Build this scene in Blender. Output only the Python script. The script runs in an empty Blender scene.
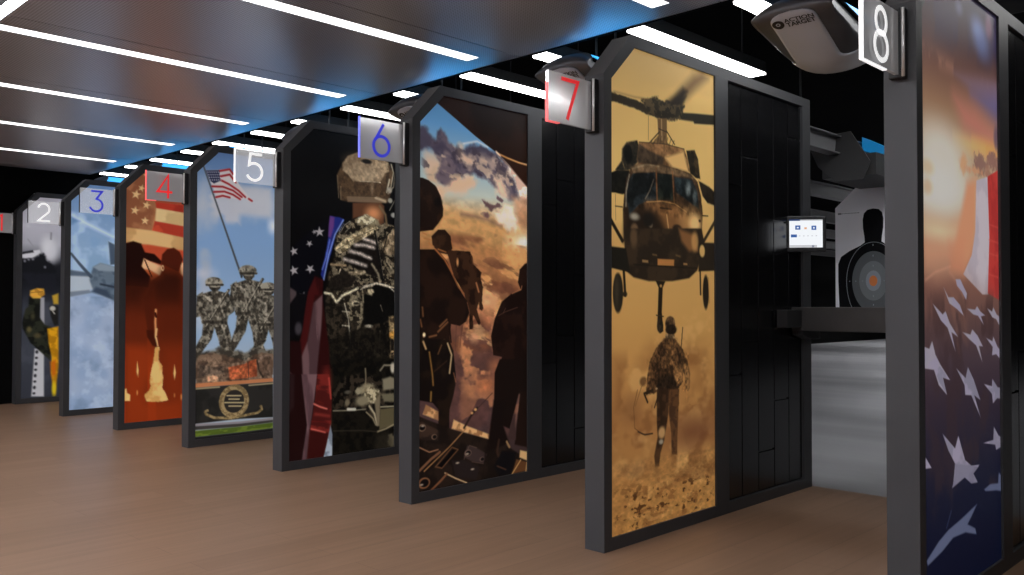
import bpy, bmesh, math, random
import numpy as np
from mathutils import Vector, Matrix

SC = bpy.context.scene
COL = SC.collection
PI = math.pi

# ------------------------------------------------------------------ levels
EXPOSURE = 0.0
LOBBY_Y = -3.8
LOBBY_X = [-5.4, -3.0, -.6, 1.8]
GAIN = {k: 1. for k in range(1, 9)}
PRINT_GLOW = .5
LOBBY_STR = 45.

# ------------------------------------------------------------------ materials
def srgb(c):
    out = []
    for v in c[:3]:
        v = v / 255.0
        out.append(v / 12.92 if v <= 0.04045 else ((v + 0.055) / 1.055) ** 2.4)
    return (out[0], out[1], out[2], 1.0)

def mat(name, base=(.5, .5, .5), rough=.5, metal=0., spec=.5, emit=None, estr=0., **kw):
    m = bpy.data.materials.new(name); m.use_nodes = True
    b = m.node_tree.nodes['Principled BSDF']
    b.inputs['Base Color'].default_value = (*base[:3], 1)
    b.inputs['Roughness'].default_value = rough
    b.inputs['Metallic'].default_value = metal
    b.inputs['Specular IOR Level'].default_value = spec
    if emit is not None:
        b.inputs['Emission Color'].default_value = (*emit[:3], 1)
        b.inputs['Emission Strength'].default_value = estr
    for k, v in kw.items():
        b.inputs[k].default_value = v
    return m

def nd(m, t, x=0, y=0, **kw):
    n = m.node_tree.nodes.new(t)
    for k, v in kw.items():
        setattr(n, k, v)
    return n

def lk(m, a, b):
    m.node_tree.links.new(a, b)

def bsdf(m):
    return m.node_tree.nodes['Principled BSDF']

def ramp(m, stops):
    r = nd(m, 'ShaderNodeValToRGB')
    e = r.color_ramp.elements
    while len(e) < len(stops):
        e.new(0.5)
    for el, (p, c) in zip(e, stops):
        el.position = p; el.color = (*c[:3], 1)
    return r

def mottled(name, c1, c2, rough, scale=(6, 6, 6), metal=0., spec=.5, bump=0.):
    """a base colour that wanders a little between two tones, object coordinates"""
    m = mat(name, c1, rough, metal, spec)
    tc = nd(m, 'ShaderNodeTexCoord'); mp = nd(m, 'ShaderNodeMapping')
    mp.inputs['Scale'].default_value = scale
    n = nd(m, 'ShaderNodeTexNoise'); n.inputs['Scale'].default_value = 1.; n.inputs['Detail'].default_value = 4.
    r = ramp(m, [(.3, c1), (.7, c2)])
    lk(m, tc.outputs['Object'], mp.inputs['Vector']); lk(m, mp.outputs['Vector'], n.inputs['Vector'])
    lk(m, n.outputs['Fac'], r.inputs['Fac']); lk(m, r.outputs['Color'], bsdf(m).inputs['Base Color'])
    if bump:
        b = nd(m, 'ShaderNodeBump'); b.inputs['Strength'].default_value = bump; b.inputs['Distance'].default_value = .002
        lk(m, n.outputs['Fac'], b.inputs['Height']); lk(m, b.outputs['Normal'], bsdf(m).inputs['Normal'])
    return m

M = {}
M['frame'] = mottled('charcoal_powder_coat', (.046, .047, .051), (.053, .054, .058), .5, (3, 3, 3), spec=.35)
M['plank'] = mottled('black_plank', (.005, .005, .0055), (.007, .007, .008), .2, (40, 40, 1.2), bump=.15)
M['black'] = mat('matt_black', (.004, .004, .004), .9, spec=.1)
M['wall_black'] = mottled('black_wall_paint', (.0025, .0025, .0025), (.004, .004, .004), .95, (1, 1, 1), spec=.05)
M['rubber'] = mat('black_rubber', (.012, .012, .013), .6)
M['bench'] = mottled('dark_bench_laminate', (.035, .033, .033), (.045, .043, .042), .5, (8, 8, 8))
M['steel'] = mottled('galvanised_rail', (.20, .20, .205), (.26, .26, .265), .45, (8, 1, 8), metal=.6)
M['tablet'] = mat('tablet_bezel', (.035, .035, .037), .45)
M['pod'] = mottled('pod_dark_shell', (.10, .107, .12), (.125, .133, .148), .32, (9, 9, 9), metal=.35)
M['pod_panel'] = mat('pod_grey_panel', (.60, .65, .73), .38)
M['pod_ink'] = mat('black_ink', (.01, .01, .01), .5)
M['cyan'] = mat('cyan_lamp', (.02, .1, .12), .3, emit=(.05, .42, 1.0), estr=1.5)
M['paper'] = mat('target_paper', (.84, .84, .88), .7)
M['ink_black'] = mat('target_black_ink', (.004, .004, .005), .8, spec=.1)
M['ink_dark'] = mat('target_dark_grey_ink', (.07, .08, .085), .6)
M['ink_mid'] = mat('target_mid_grey_ink', (.14, .155, .165), .6)
M['ink_light'] = mat('target_light_grey_ink', (.24, .27, .30), .6)
M['ink_orange'] = mat('target_orange_ink', (.62, .18, .04), .6)
M['lobby_white'] = mottled('white_ceiling_paint', (.7, .7, .74), (.76, .76, .8), .8, (2, 2, 2))
M['tube'] = mat('light_diffuser', (.9, .9, .9), .5, emit=(1, .985, .97), estr=10.)
M['slot_tube'] = mat('slot_diffuser', (.9, .9, .9), .5, emit=(1, .985, .97), estr=3.)
M['lobby_tube'] = mat('lobby_light_diffuser', (.9, .9, .9), .5, emit=(.97, .97, 1), estr=LOBBY_STR)
M['range_lamp'] = mat('range_lamp_lens', (.9, .9, .9), .5, emit=(.97, .97, 1.), estr=100.)
M['chrome'] = mat('chrome', (.85, .85, .85), .35, metal=.6)
M['lamp_blue'] = mat('blue_lamp', (.02, .06, .1), .4, emit=(.0, .12, .30), estr=.9)
M['shield'] = mottled('shield_grey', (.03, .03, .03), (.04, .04, .04), .5, (4, 4, 4))
M['near_range_lamp'] = mat('near_range_lamp_lens', (.9, .9, .9), .5, emit=(.97, .97, 1.), estr=50.)
M['housing'] = mat('black_lamp_housing', (.006, .006, .006), .6)

def floor_wood():
    m = mat('plank_floor', (.3, .2, .15), .42)
    tc = nd(m, 'ShaderNodeTexCoord'); mp = nd(m, 'ShaderNodeMapping')
    mp.inputs['Rotation'].default_value = (0, 0, PI / 2)
    br = nd(m, 'ShaderNodeTexBrick'); br.offset = .37; br.offset_frequency = 2
    br.inputs['Color1'].default_value = (.215, .128, .080, 1); br.inputs['Color2'].default_value = (.245, .148, .094, 1)
    br.inputs['Mortar'].default_value = (.16, .092, .058, 1)
    br.inputs['Scale'].default_value = 1.; br.inputs['Mortar Size'].default_value = .0012
    br.inputs['Brick Width'].default_value = 1.2; br.inputs['Row Height'].default_value = .15
    lk(m, tc.outputs['Object'], mp.inputs['Vector']); lk(m, mp.outputs['Vector'], br.inputs['Vector'])
    mp2 = nd(m, 'ShaderNodeMapping'); mp2.inputs['Scale'].default_value = (26, 1.6, 1)
    n = nd(m, 'ShaderNodeTexNoise'); n.inputs['Scale'].default_value = 1.; n.inputs['Detail'].default_value = 5.
    lk(m, tc.outputs['Object'], mp2.inputs['Vector']); lk(m, mp2.outputs['Vector'], n.inputs['Vector'])
    r = ramp(m, [(.3, (.90, .89, .88)), (.7, (1.08, 1.08, 1.08))])
    mx = nd(m, 'ShaderNodeMix', data_type='RGBA', blend_type='MULTIPLY'); mx.inputs['Factor'].default_value = 1.
    lk(m, n.outputs['Fac'], r.inputs['Fac']); lk(m, br.outputs['Color'], mx.inputs['A']); lk(m, r.outputs['Color'], mx.inputs['B'])
    lk(m, mx.outputs['Result'], bsdf(m).inputs['Base Color'])
    bsdf(m).inputs['Specular IOR Level'].default_value = .45
    return m
M['floor'] = floor_wood()

def concrete():
    m = mat('range_concrete', (.4, .4, .42), .6, spec=.2)
    tc = nd(m, 'ShaderNodeTexCoord'); mp = nd(m, 'ShaderNodeMapping'); mp.inputs['Scale'].default_value = (.25, 2.2, 1)
    n = nd(m, 'ShaderNodeTexNoise'); n.inputs['Scale'].default_value = 1.; n.inputs['Detail'].default_value = 6.
    r = ramp(m, [(.3, (.235, .235, .243)), (.7, (.295, .295, .305))])
    lk(m, tc.outputs['Object'], mp.inputs['Vector']); lk(m, mp.outputs['Vector'], n.inputs['Vector'])
    lk(m, n.outputs['Fac'], r.inputs['Fac']); lk(m, r.outputs['Color'], bsdf(m).inputs['Base Color'])
    return m
M['concrete'] = concrete()

def perforated():
    """dark brushed-metal ceiling tray with fine perforation"""
    m = mat('perforated_metal', (.28, .30, .34), .36, metal=.62)
    tc = nd(m, 'ShaderNodeTexCoord')
    v = nd(m, 'ShaderNodeTexVoronoi'); v.inputs['Scale'].default_value = 70.; v.inputs['Randomness'].default_value = 0.
    r = ramp(m, [(.22, (.30, .32, .35)), (.34, (.66, .70, .76))])
    lk(m, tc.outputs['Object'], v.inputs['Vector']); lk(m, v.outputs['Distance'], r.inputs['Fac'])
    lk(m, r.outputs['Color'], bsdf(m).inputs['Base Color'])
    return m
M['perforated'] = perforated()

def acrylic(name, clear):
    """sign plate: clear acrylic with a brushed, reflective back"""
    m = bpy.data.materials.new(name); m.use_nodes = True
    nt = m.node_tree; nt.nodes.remove(bsdf(m)); out = nt.nodes['Material Output']
    t = nd(m, 'ShaderNodeBsdfTransparent'); t.inputs['Color'].default_value = (.93, .94, .96, 1)
    g = nd(m, 'ShaderNodeBsdfGlossy'); g.inputs['Roughness'].default_value = .16; g.inputs['Color'].default_value = (.85, .85, .87, 1)
    d = nd(m, 'ShaderNodeBsdfDiffuse'); d.inputs['Color'].default_value = (.78, .78, .8, 1)
    m1 = nd(m, 'ShaderNodeMixShader'); m1.inputs[0].default_value = .5 if clear < .4 else .9
    m2 = nd(m, 'ShaderNodeMixShader'); m2.inputs[0].default_value = 1 - clear
    e = nd(m, 'ShaderNodeEmission'); e.inputs['Strength'].default_value = .5 if clear > .4 else .1   # glow added to the plate face to lighten it
    ad = nd(m, 'ShaderNodeAddShader'); lk(m, d.outputs[0], ad.inputs[0]); lk(m, e.outputs[0], ad.inputs[1])
    lk(m, g.outputs[0], m1.inputs[1]); lk(m, ad.outputs[0], m1.inputs[2])
    lk(m, t.outputs[0], m2.inputs[1]); lk(m, m1.outputs[0], m2.inputs[2]); lk(m, m2.outputs[0], out.inputs['Surface'])
    return m
M['acrylic_clear'] = acrylic('clear_acrylic', .74)
M['acrylic_brushed'] = acrylic('brushed_acrylic', .15)
for nm, c in (('red', (1, .03, .035)), ('blue', (.05, .06, .75)), ('white', (1, 1, 1))):
    M['num_' + nm] = mat('numeral_' + nm, [v * .6 for v in c], .5, emit=c, estr=.5 if nm != 'white' else .75)
    M['edge_' + nm] = mat('lit_edge_' + nm, c, .3, emit=(min(1, c[0] + .12), min(1, c[1] + .12), min(1, c[2] + .12)), estr=.9)

# ------------------------------------------------------------------ mesh helpers
def new_obj(name, verts, faces, m, parent=None, smooth=False):
    me = bpy.data.meshes.new(name)
    me.from_pydata([tuple(v) for v in verts], [], faces); me.update()
    if m is not None:
        for x in (m if isinstance(m, (list, tuple)) else [m]):
            me.materials.append(x)
    o = bpy.data.objects.new(name, me); COL.objects.link(o)
    if parent is not None:
        o.parent = parent
    if smooth:
        for p in me.polygons:
            p.use_smooth = True
    return o

class MB:
    """collects shapes into one mesh"""
    def __init__(self):
        self.v = []; self.f = []; self.mi = []
    def add(self, vs, fs, mi=0):
        b = len(self.v)
        self.v += [tuple(v) for v in vs]
        self.f += [tuple(i + b for i in f) for f in fs]; self.mi += [mi] * len(fs)
    def box(self, x0, x1, y0, y1, z0, z1, mi=0):
        vs = [(x, y, z) for z in (z0, z1) for y in (y0, y1) for x in (x0, x1)]
        self.add(vs, [(0, 2, 3, 1), (4, 5, 7, 6), (0, 1, 5, 4), (2, 6, 7, 3), (0, 4, 6, 2), (1, 3, 7, 5)], mi)
    def cbox(self, x0, x1, y0, y1, z0, z1, c=.004, mi=0):
        """box with chamfered edges"""
        bm = bmesh.new(); bmesh.ops.create_cube(bm, size=1.)
        for v in bm.verts:
            v.co = Vector(((x0 + x1) / 2 + v.co.x * (x1 - x0), (y0 + y1) / 2 + v.co.y * (y1 - y0), (z0 + z1) / 2 + v.co.z * (z1 - z0)))
        bmesh.ops.bevel(bm, geom=bm.edges[:], offset=c, segments=2, affect='EDGES', profile=.5)
        bm.verts.index_update()
        self.add([v.co.copy() for v in bm.verts], [[v.index for v in f.verts] for f in bm.faces], mi); bm.free()
    def prism(self, poly, axis, a, b, mi=0):
        """polygon in the plane normal to axis ('x': (y,z), 'y': (x,z), 'z': (x,y)), from a to b"""
        def P(u, w, t):
            return (t, u, w) if axis == 'x' else (u, t, w) if axis == 'y' else (u, w, t)
        n = len(poly)
        vs = [P(u, w, a) for u, w in poly] + [P(u, w, b) for u, w in poly]
        fs = [tuple(range(n)), tuple(range(2 * n - 1, n - 1, -1))] + [(i, i + n, (i + 1) % n + n, (i + 1) % n) for i in range(n)]
        self.add(vs, fs, mi)
    def tube(self, pts, r, n=10, mi=0):
        pts = [Vector(p) for p in pts]; rings = []
        up = Vector((0, 0, 1))
        for i, p in enumerate(pts):
            d = (pts[min(i + 1, len(pts) - 1)] - pts[max(i - 1, 0)]).normalized()
            u = up if abs(d.dot(up)) < .95 else Vector((1, 0, 0))
            a = d.cross(u).normalized(); b = a.cross(d)
            rings.append([p + (a * math.cos(t) + b * math.sin(t)) * r for t in [2 * PI * k / n for k in range(n)]])
        vs = [v for rg in rings for v in rg]
        fs = [(i * n + k, i * n + (k + 1) % n, (i + 1) * n + (k + 1) % n, (i + 1) * n + k) for i in range(len(pts) - 1) for k in range(n)]
        fs += [tuple(range(n - 1, -1, -1)), tuple(range((len(pts) - 1) * n, len(pts) * n))]
        self.add(vs, fs, mi)
    def build(self, name, m, parent=None, smooth=False):
        o = new_obj(name, self.v, self.f, m, parent, smooth)
        for p, i in zip(o.data.polygons, self.mi):
            p.material_index = i
        bm = bmesh.new(); bm.from_mesh(o.data); bmesh.ops.recalc_face_normals(bm, faces=bm.faces[:]); bm.to_mesh(o.data); bm.free()
        return o

def empty(name, loc=(0, 0, 0), rz=0.):
    o = bpy.data.objects.new(name, None); COL.objects.link(o)
    o.location = loc; o.rotation_euler = (0, 0, rz); o.empty_display_size = .1
    return o

def tag(o, label=None, cat=None, group=None, kind=None):
    if label: o['label'] = label
    if cat: o['category'] = cat
    if group: o['group'] = group
    if kind: o['kind'] = kind
    return o

def struct(o, label=None, cat=None):
    return tag(o, label, cat, kind='structure')

def copy_tree(o, parent=None):
    c = o.copy(); COL.objects.link(c)
    if parent is not None:
        c.parent = parent
    for ch in list(o.children):
        copy_tree(ch, c)
    return c
# ------------------------------------------------------------------ layout (metres)
S = 1.2            # lane width; dividers repeat along x, divider 7 has its printed face at x = 0
T = .098           # divider thickness
D = 1.8            # divider depth (y, downrange)
H = 2.097          # divider height
FW = .05           # frame width
PW = .782          # width of the printed panel
CH_Y, CH_Z = .18, 1.905    # cut-off front top corner
PZ0, PZ1 = .051, 2.050
CEIL = 2.287       # dropped ceiling over the aisle
XL, XR = -7.437, 3.75
YF, YB = -4.6, 23.6
EDGE_Y = .575

# ------------------------------------------------------------------ labels
POD_Y, POD_Z = .60, 1.968
SUBJ = {1: 'flight deck crewman', 2: 'grey jet above clouds', 3: 'two saluting silhouettes', 4: 'bronze soldiers and flag',
        5: 'soldier seen from behind with a flag', 6: 'soldiers at an open cargo ramp', 7: 'helicopter above a walking soldier', 8: 'starry flag and sunrise'}
SHORT = {1: 'deck crewman', 2: 'jet', 3: 'silhouettes', 4: 'bronze soldiers', 5: 'flag-draped soldier', 6: 'cargo ramp', 7: 'helicopter', 8: 'sunrise flag', 9: 'far right'}
DIVIDER_LABELS = {
    1: 'charcoal framed lane divider printed with a yellow-vested flight deck crewman',
    2: 'charcoal framed lane divider printed with a grey jet above pale blue clouds',
    3: 'charcoal framed lane divider printed with two saluting silhouettes on orange',
    4: 'charcoal framed lane divider printed with bronze soldiers and a flag under blue sky',
    5: 'charcoal framed lane divider printed with a helmeted soldier from behind draped in a flag',
    6: 'charcoal framed lane divider printed with soldiers looking out of a cargo plane ramp',
    7: 'charcoal framed lane divider printed with a helicopter over a soldier walking in dust',
    8: 'charcoal framed lane divider printed with a starry flag and sunrise, nearest on the right'}
SIGN_LABELS = {
    1: 'small hanging plate with a red 1, cut off by the left picture edge',
    2: 'clear hanging plate with a white 2 in front of the deck crewman poster',
    3: 'clear hanging plate with a blue 3 in front of the jet poster',
    4: 'brushed hanging plate with a red 4 in front of the silhouettes poster',
    5: 'clear hanging plate with a white 5 in front of the bronze soldiers poster',
    6: 'brushed hanging plate with a blue 6 on the edge of the cargo ramp divider',
    7: 'brushed hanging plate with a red 7 on the edge of the helicopter divider',
    8: 'hanging plate with a white 8 on the edge of the nearest divider'}
POD_LABELS = {k: 'grey target carrier with a blue lamp between the %s and %s dividers' % (SHORT[k - 1], SHORT[k]) for k in range(2, 9)}
ORD = ['first', 'second', 'third', 'fourth', 'fifth', 'sixth', 'seventh', 'eighth', 'ninth', 'tenth', 'eleventh']
AISLE_LABELS = ['white light slot in the dark dropped ceiling, %s from the far left end' % o for o in ORD]
LANE_LABELS = {}
for k_ in range(1, 9):
    LANE_LABELS[(k_, 'divider')] = 'white linear lamp over the lane just left of the %s divider' % SHORT.get(k_, 'far right')
    LANE_LABELS[(k_, 'bay')] = 'white linear lamp over the lane just right of the %s divider' % SHORT.get(k_, 'far right')
ART = {
    1: [   # 
        ('g', ([(-0.0298,(168,166,176)),(0.2959,(176,175,186)),(0.4665,(160,160,170)),(0.5904,(96,97,106)),(0.6679,(32,33,38)),(0.8692,(26,27,32)),(1.1168,(54,57,66)),(1.4879,(58,61,70)),(2.0438,(48,50,58))],), {}),
        ('n', ((200,200,206),-0.0647,0.3252,0.0493,0.4412,5,101,0.5,0.8), {'a':0.5,'fade':0.05}),
        ('e', (0.2601,0.526,0.0758,0.1252,(190,190,197)), {'s':0.047}),
        ('e', (0.2263,0.4932,0.0493,0.0936,(206,206,212)), {'s':0.0468,'a':0.7}),
        ('l', ([(0.0511,0.4246),(0.1173,0.517)],0.0108,(140,140,150)), {'s':0.0077}),
        ('l', ([(0.2656,0.3502),(0.2633,0.413)],0.0141,(120,120,130)), {'s':0.0078}),
        ('p', ([(-0.0449,0.5978),(0.1089,0.5329),(0.1588,0.5244),(0.1735,0.5579),(0.0955,0.6076),(-0.0446,0.6223)],(196,196,202)), {'s':0.0077}),
        ('p', ([(0.002,0.553),(0.0975,0.5303),(0.1063,0.5531),(0.0022,0.5745)],(40,40,46)), {'s':0.0077}),
        ('p', ([(-0.0513,0.5218),(-0.0235,0.5205),(-0.0145,0.5813),(-0.0506,0.5859)],(70,70,78)), {'s':0.0092}),
        ('p', ([(-0.0501,0.6255),(0.0955,0.6107),(0.1951,0.557),(0.2278,0.6336),(0.3129,0.6777),(0.3293,0.8345),(-0.0478,0.842)],(22,23,27)), {'s':0.0183,'rag':0.0122,'rf':30}),
        ('e', (0.0603,0.6244,0.0099,0.0123,(120,120,128)), {'s':0.0092}),
        ('e', (0.0985,0.6198,0.01,0.0123,(120,120,128)), {'s':0.0093}),
        ('e', (0.0253,0.6411,0.0098,0.0123,(120,120,128)), {'s':0.0092}),
        ('e', (0.211,0.6966,0.0101,0.0125,(120,120,128)), {'s':0.0094}),
        ('n', ((30,31,38),-0.0541,0.3386,0.7364,1.068,8,103,0.4,0.7), {'a':0.8,'fade':0.04}),
        ('n', ((74,77,86),-0.051,0.3476,1.021,1.9481,5,104,0.5,0.8), {'a':0.5,'fade':0.05}),
        ('p', ([(0.1681,1.0006),(0.2084,1.0003),(0.2113,1.274),(0.1751,1.2493)],(150,150,156)), {'s':0.0096}),
        ('p', ([(0.1245,1.5128),(0.2093,1.5158),(0.2143,1.9918),(0.0986,1.9832)],(182,182,186)), {'s':0.0097}),
        ('e', (0.1448,1.5447,0.0134,0.0169,(44,44,50)), {'s':0.0072}),
        ('e', (0.1417,1.6035,0.0133,0.012,(44,44,50)), {'s':0.0072}),
        ('e', (0.1385,1.6622,0.0134,0.0168,(44,44,50)), {'s':0.0072}),
        ('e', (0.1354,1.7209,0.0133,0.012,(44,44,50)), {'s':0.0073}),
        ('e', (0.1322,1.7795,0.0133,0.0168,(44,44,50)), {'s':0.0072}),
        ('e', (0.1291,1.838,0.0133,0.012,(44,44,50)), {'s':0.0072}),
        ('e', (0.1259,1.8966,0.0132,0.0168,(44,44,50)), {'s':0.0072}),
        ('e', (0.1228,1.955,0.0133,0.012,(44,44,50)), {'s':0.0072}),
        ('p', ([(0.0706,1.0013),(0.1727,1.0151),(0.1657,1.2009),(0.2158,1.274),(0.3068,1.3121),(0.2691,1.632),(0.1963,1.5636),(0.0842,1.4515),(0.0126,1.3065),(0.0076,1.2469),(0.0368,1.1161),(0.0628,1.0922)],(40,42,33)), {'s':0.0095,'c2':(20,21,18),'fq':22,'seed':4}),
        ('e', (0.0718,1.3196,0.022,0.0287,(86,80,52)), {'s':0.0168}),
        ('e', (0.1498,1.3813,0.0312,0.0241,(74,66,44)), {'s':0.0168}),
        ('e', (0.1034,1.1883,0.0176,0.0336,(62,60,42)), {'s':0.0168}),
        ('p', ([(0.0787,0.9341),(0.1404,0.9092),(0.203,0.9132),(0.2126,0.9712),(0.1682,1.0103),(0.1015,1.0107),(0.0748,0.9821)],(212,160,62)), {'s':0.0096,'c2':(176,124,44),'fq':30,'seed':3}),
        ('l', ([(0.0877,0.9532),(0.1898,0.9424)],0.0096,(150,104,40)), {}),
        ('p', ([(0.2387,1.3156),(0.3432,1.2932),(0.3474,1.704),(0.3205,1.9827),(0.2946,1.8958),(0.2749,1.7489),(0.2825,1.6035),(0.2537,1.4567)],(208,152,28)), {'s':0.0097,'c2':(170,116,20),'fq':14,'seed':4}),
        ('e', (0.3085,1.921,0.0205,0.073,(206,180,34)), {'s':0.0122}),
        ('p', ([(0.2693,1.6515),(0.3215,1.6295),(0.323,1.7758),(0.289,1.7982)],(190,100,20)), {'s':0.0194}),
        ('p', ([(0.2806,0.9828),(0.3398,0.9578),(0.3409,1.068),(0.2951,1.0681)],(176,142,48)), {'s':0.0122}),
        ('p', ([(0.2545,1.0924),(0.3044,1.0803),(0.3412,1.0925),(0.343,1.2761),(0.3065,1.2877),(0.2691,1.1898)],(30,29,28)), {'s':0.0122}),
        ('e', (0.2865,1.1119,0.0273,0.0244,(180,176,166)), {'s':0.0097}),
        ('l', ([(0.3053,1.1657),(0.2821,1.129)],0.0122,(150,146,138)), {}),
    ],
    2: [   # 
        ('g', ([(-0.0123,(106,140,186)),(0.2627,(122,154,194)),(0.5203,(134,164,198)),(0.7605,(130,162,194)),(1.0177,(146,168,198)),(1.4973,(136,158,190)),(2.0615,(150,172,202))],), {}),
        ('n', ((176,200,226),-0.0208,0.4138,0.2277,0.8417,5,91,0.4,0.7), {'a':0.8,'fade':0.05}),
        ('n', ((120,156,196),-0.02,0.4131,0.312,0.7717,5,92,0.55,0.8), {'a':0.6,'fade':0.05}),
        ('l', ([(-0.0043,0.2856),(0.1908,0.3743),(0.4103,0.4742)],0.0337,(204,220,238)), {'s':0.0271,'w2':0.0203}),
        ('p', ([(0.0021,0.2935),(0.0762,0.3307),(0.0029,0.3695)],(98,134,180)), {'s':0.0203}),
        ('n', ((160,176,202),-0.0138,0.4261,0.918,2.1332,5,93,0.25,0.8), {'a':0.9,'fade':0.03}),
        ('n', ((112,134,166),-0.0131,0.4261,0.9853,2.1332,6,94,0.45,0.95), {'a':0.8,'fade':0.03,'rot':0.8}),
        ('n', ((190,204,224),-0.0131,0.4261,0.9853,2.1332,13,95,0.45,0.9), {'a':0.5,'fade':0.03}),
        ('e', (0.2845,1.4659,0.1003,0.1207,(190,206,230)), {'s':0.1035,'a':0.5,'rag':0.0241,'rf':10}),
        ('e', (0.0701,1.3232,0.0643,0.1015,(178,194,222)), {'s':0.0846,'a':0.5,'rag':0.0237,'rf':10}),
        ('p', ([(-0.0069,0.8169),(0.0809,0.7944),(0.1787,0.809),(0.2209,0.9145),(0.1637,0.9496),(-0.0054,0.9684)],(176,188,200)), {'s':0.0118}),
        ('p', ([(-0.0074,0.7664),(0.1621,0.7871),(0.1788,0.821),(-0.0069,0.8169)],(84,98,116)), {'s':0.0118}),
        ('p', ([(0.1944,0.7348),(0.257,0.6983),(0.3871,0.7288),(0.4126,0.7192),(0.4158,1.0515),(0.3,0.9999),(0.1964,0.9406),(0.1627,0.847)],(98,113,128)), {'s':0.012,'c2':(78,92,108),'fq':12,'seed':3}),
        ('p', ([(0.1944,0.7348),(0.257,0.6983),(0.3871,0.7288),(0.396,0.7722),(0.2444,0.7677)],(134,148,162)), {'s':0.012}),
        ('l', ([(0.0054,0.6209),(0.0801,0.7129),(0.1755,0.821)],0.0185,(68,80,96)), {'w2':0.0303,'s':0.0067}),
        ('p', ([(0.3255,0.4996),(0.38,0.5247),(0.4039,0.702),(0.3444,0.711)],(70,84,102)), {'s':0.0087}),
        ('p', ([(0.2209,0.9145),(0.3129,0.9391),(0.3643,1.0168),(0.1801,0.9579)],(60,72,90)), {'s':0.0154}),
        ('p', ([(-0.0054,0.96),(0.1636,0.941),(0.1802,0.9665),(0.0029,1.002)],(116,128,144)), {'s':0.0101}),
        ('l', ([(0.2622,0.888),(0.3803,0.9121)],0.0155,(40,48,62)), {'s':0.0104}),
    ],
    3: [   # 
        ('g', ([(-0.042,(150,92,56)),(0.16,(168,108,68)),(0.513,(198,150,98)),(0.6894,(190,96,54)),(1.1674,(150,58,22)),(1.6697,(150,54,20)),(2.0708,(160,56,22))],), {}),
        ('p', ([(-0.0034,0.0081),(0.2352,-0.0184),(0.243,0.2845),(0.2054,0.4827),(0.0009,0.4667)],(132,80,54)), {'s':0.0074,'c2':(158,104,70),'fq':8,'seed':3}),
        ('p', ([(0.2301,-0.0178),(0.4672,-0.0442),(0.4698,0.2533),(0.2325,0.25)],(150,74,52)), {'s':0.0089}),
        ('p', ([(0.2324,0.2449),(0.4697,0.2507),(0.4703,0.3154),(0.2405,0.2948)],(172,54,38)), {'s':0.0076,'c2':(150,44,32),'fq':9,'seed':4}),
        ('p', ([(0.2405,0.2948),(0.4703,0.3154),(0.4712,0.4265),(0.2338,0.4014)],(214,184,132)), {'s':0.0076,'c2':(196,164,114),'fq':8,'seed':5}),
        ('p', ([(0.2287,0.3992),(0.4712,0.4265),(0.472,0.5221),(0.2066,0.4788)],(186,70,46)), {'s':0.0075,'c2':(164,54,38),'fq':8,'seed':6}),
        ('p', ([(0.0008,0.4642),(0.2066,0.4788),(0.472,0.5221),(0.4729,0.628),(0.1874,0.593),(0.002,0.5898)],(212,172,116)), {'s':0.0111,'c2':(190,146,94),'fq':7,'seed':7}),
        ('p', ([(0.002,0.5898),(0.1874,0.593),(0.4729,0.628),(0.4743,0.7828),(0.0033,0.7228)],(182,74,46)), {'s':0.0123}),
        ('p', ([(0.0854,0.1585),(0.09,0.1858),(0.1172,0.1901),(0.0924,0.2052),(0.0946,0.233),(0.0747,0.2149),(0.0491,0.2277),(0.0615,0.2016),(0.0435,0.1819),(0.0709,0.1837)],(214,178,126)), {'s':0.005}),
        ('p', ([(0.1307,0.1152),(0.1311,0.1363),(0.1507,0.1426),(0.1307,0.1512),(0.1292,0.1724),(0.1166,0.1566),(0.0962,0.1634),(0.1082,0.1451),(0.0971,0.1282),(0.1172,0.1326)],(214,178,126)), {'s':0.005}),
        ('p', ([(0.1703,0.2412),(0.1732,0.2656),(0.1971,0.2708),(0.1745,0.2828),(0.1752,0.3075),(0.1584,0.2905),(0.1352,0.3005),(0.1473,0.2781),(0.1322,0.2597),(0.1564,0.2627)],(214,178,126)), {'s':0.005}),
        ('p', ([(0.0774,0.2886),(0.0818,0.3142),(0.1072,0.3186),(0.084,0.3323),(0.0861,0.3584),(0.0675,0.3413),(0.0435,0.3529),(0.0551,0.3287),(0.0382,0.3099),(0.0639,0.312)],(214,178,126)), {'s':0.005}),
        ('p', ([(0.1537,0.367),(0.1603,0.3905),(0.1848,0.3923),(0.1641,0.4071),(0.1685,0.4312),(0.1492,0.4169),(0.1275,0.4298),(0.1362,0.4062),(0.1185,0.3903),(0.143,0.3899)],(214,178,126)), {'s':0.005}),
        ('p', ([(0.1459,0.0229),(0.1482,0.0312),(0.1569,0.0316),(0.1495,0.0372),(0.1511,0.0457),(0.1442,0.0408),(0.1365,0.0458),(0.1396,0.0372),(0.1332,0.0317),(0.142,0.0313)],(214,178,126)), {'s':0.0051}),
        ('p', ([(0.1216,0.684),(0.1915,0.723),(0.288,0.759),(0.2988,0.853),(0.1921,0.7927),(0.1225,0.7878)],(226,180,134)), {'s':0.011}),
        ('p', ([(0.4384,0.7141),(0.4724,0.7272),(0.4734,0.8419),(0.4511,0.821)],(226,180,134)), {'s':0.01}),
        ('p', ([(-0.0027,0.518),(0.4781,0.5188),(0.4788,0.6049),(-0.0022,0.5659)],(210,170,116)), {'s':0.0136,'a':0.3}),
        ('p', ([(-0.002,0.5905),(0.0588,0.5709),(0.1207,0.5871),(0.1518,0.655),(0.2275,0.6657),(0.2876,0.7224),(0.2793,0.7452),(0.1915,0.7202),(0.1439,0.6998),(0.1251,0.767),(0.1954,0.8484),(0.2102,0.9318),(0.1551,1.0187),(0.1505,1.1268),(0.1773,1.3214),(0.1901,2.1121),(0.0121,2.0934)],(112,42,18)), {'s':0.0068}),
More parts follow.
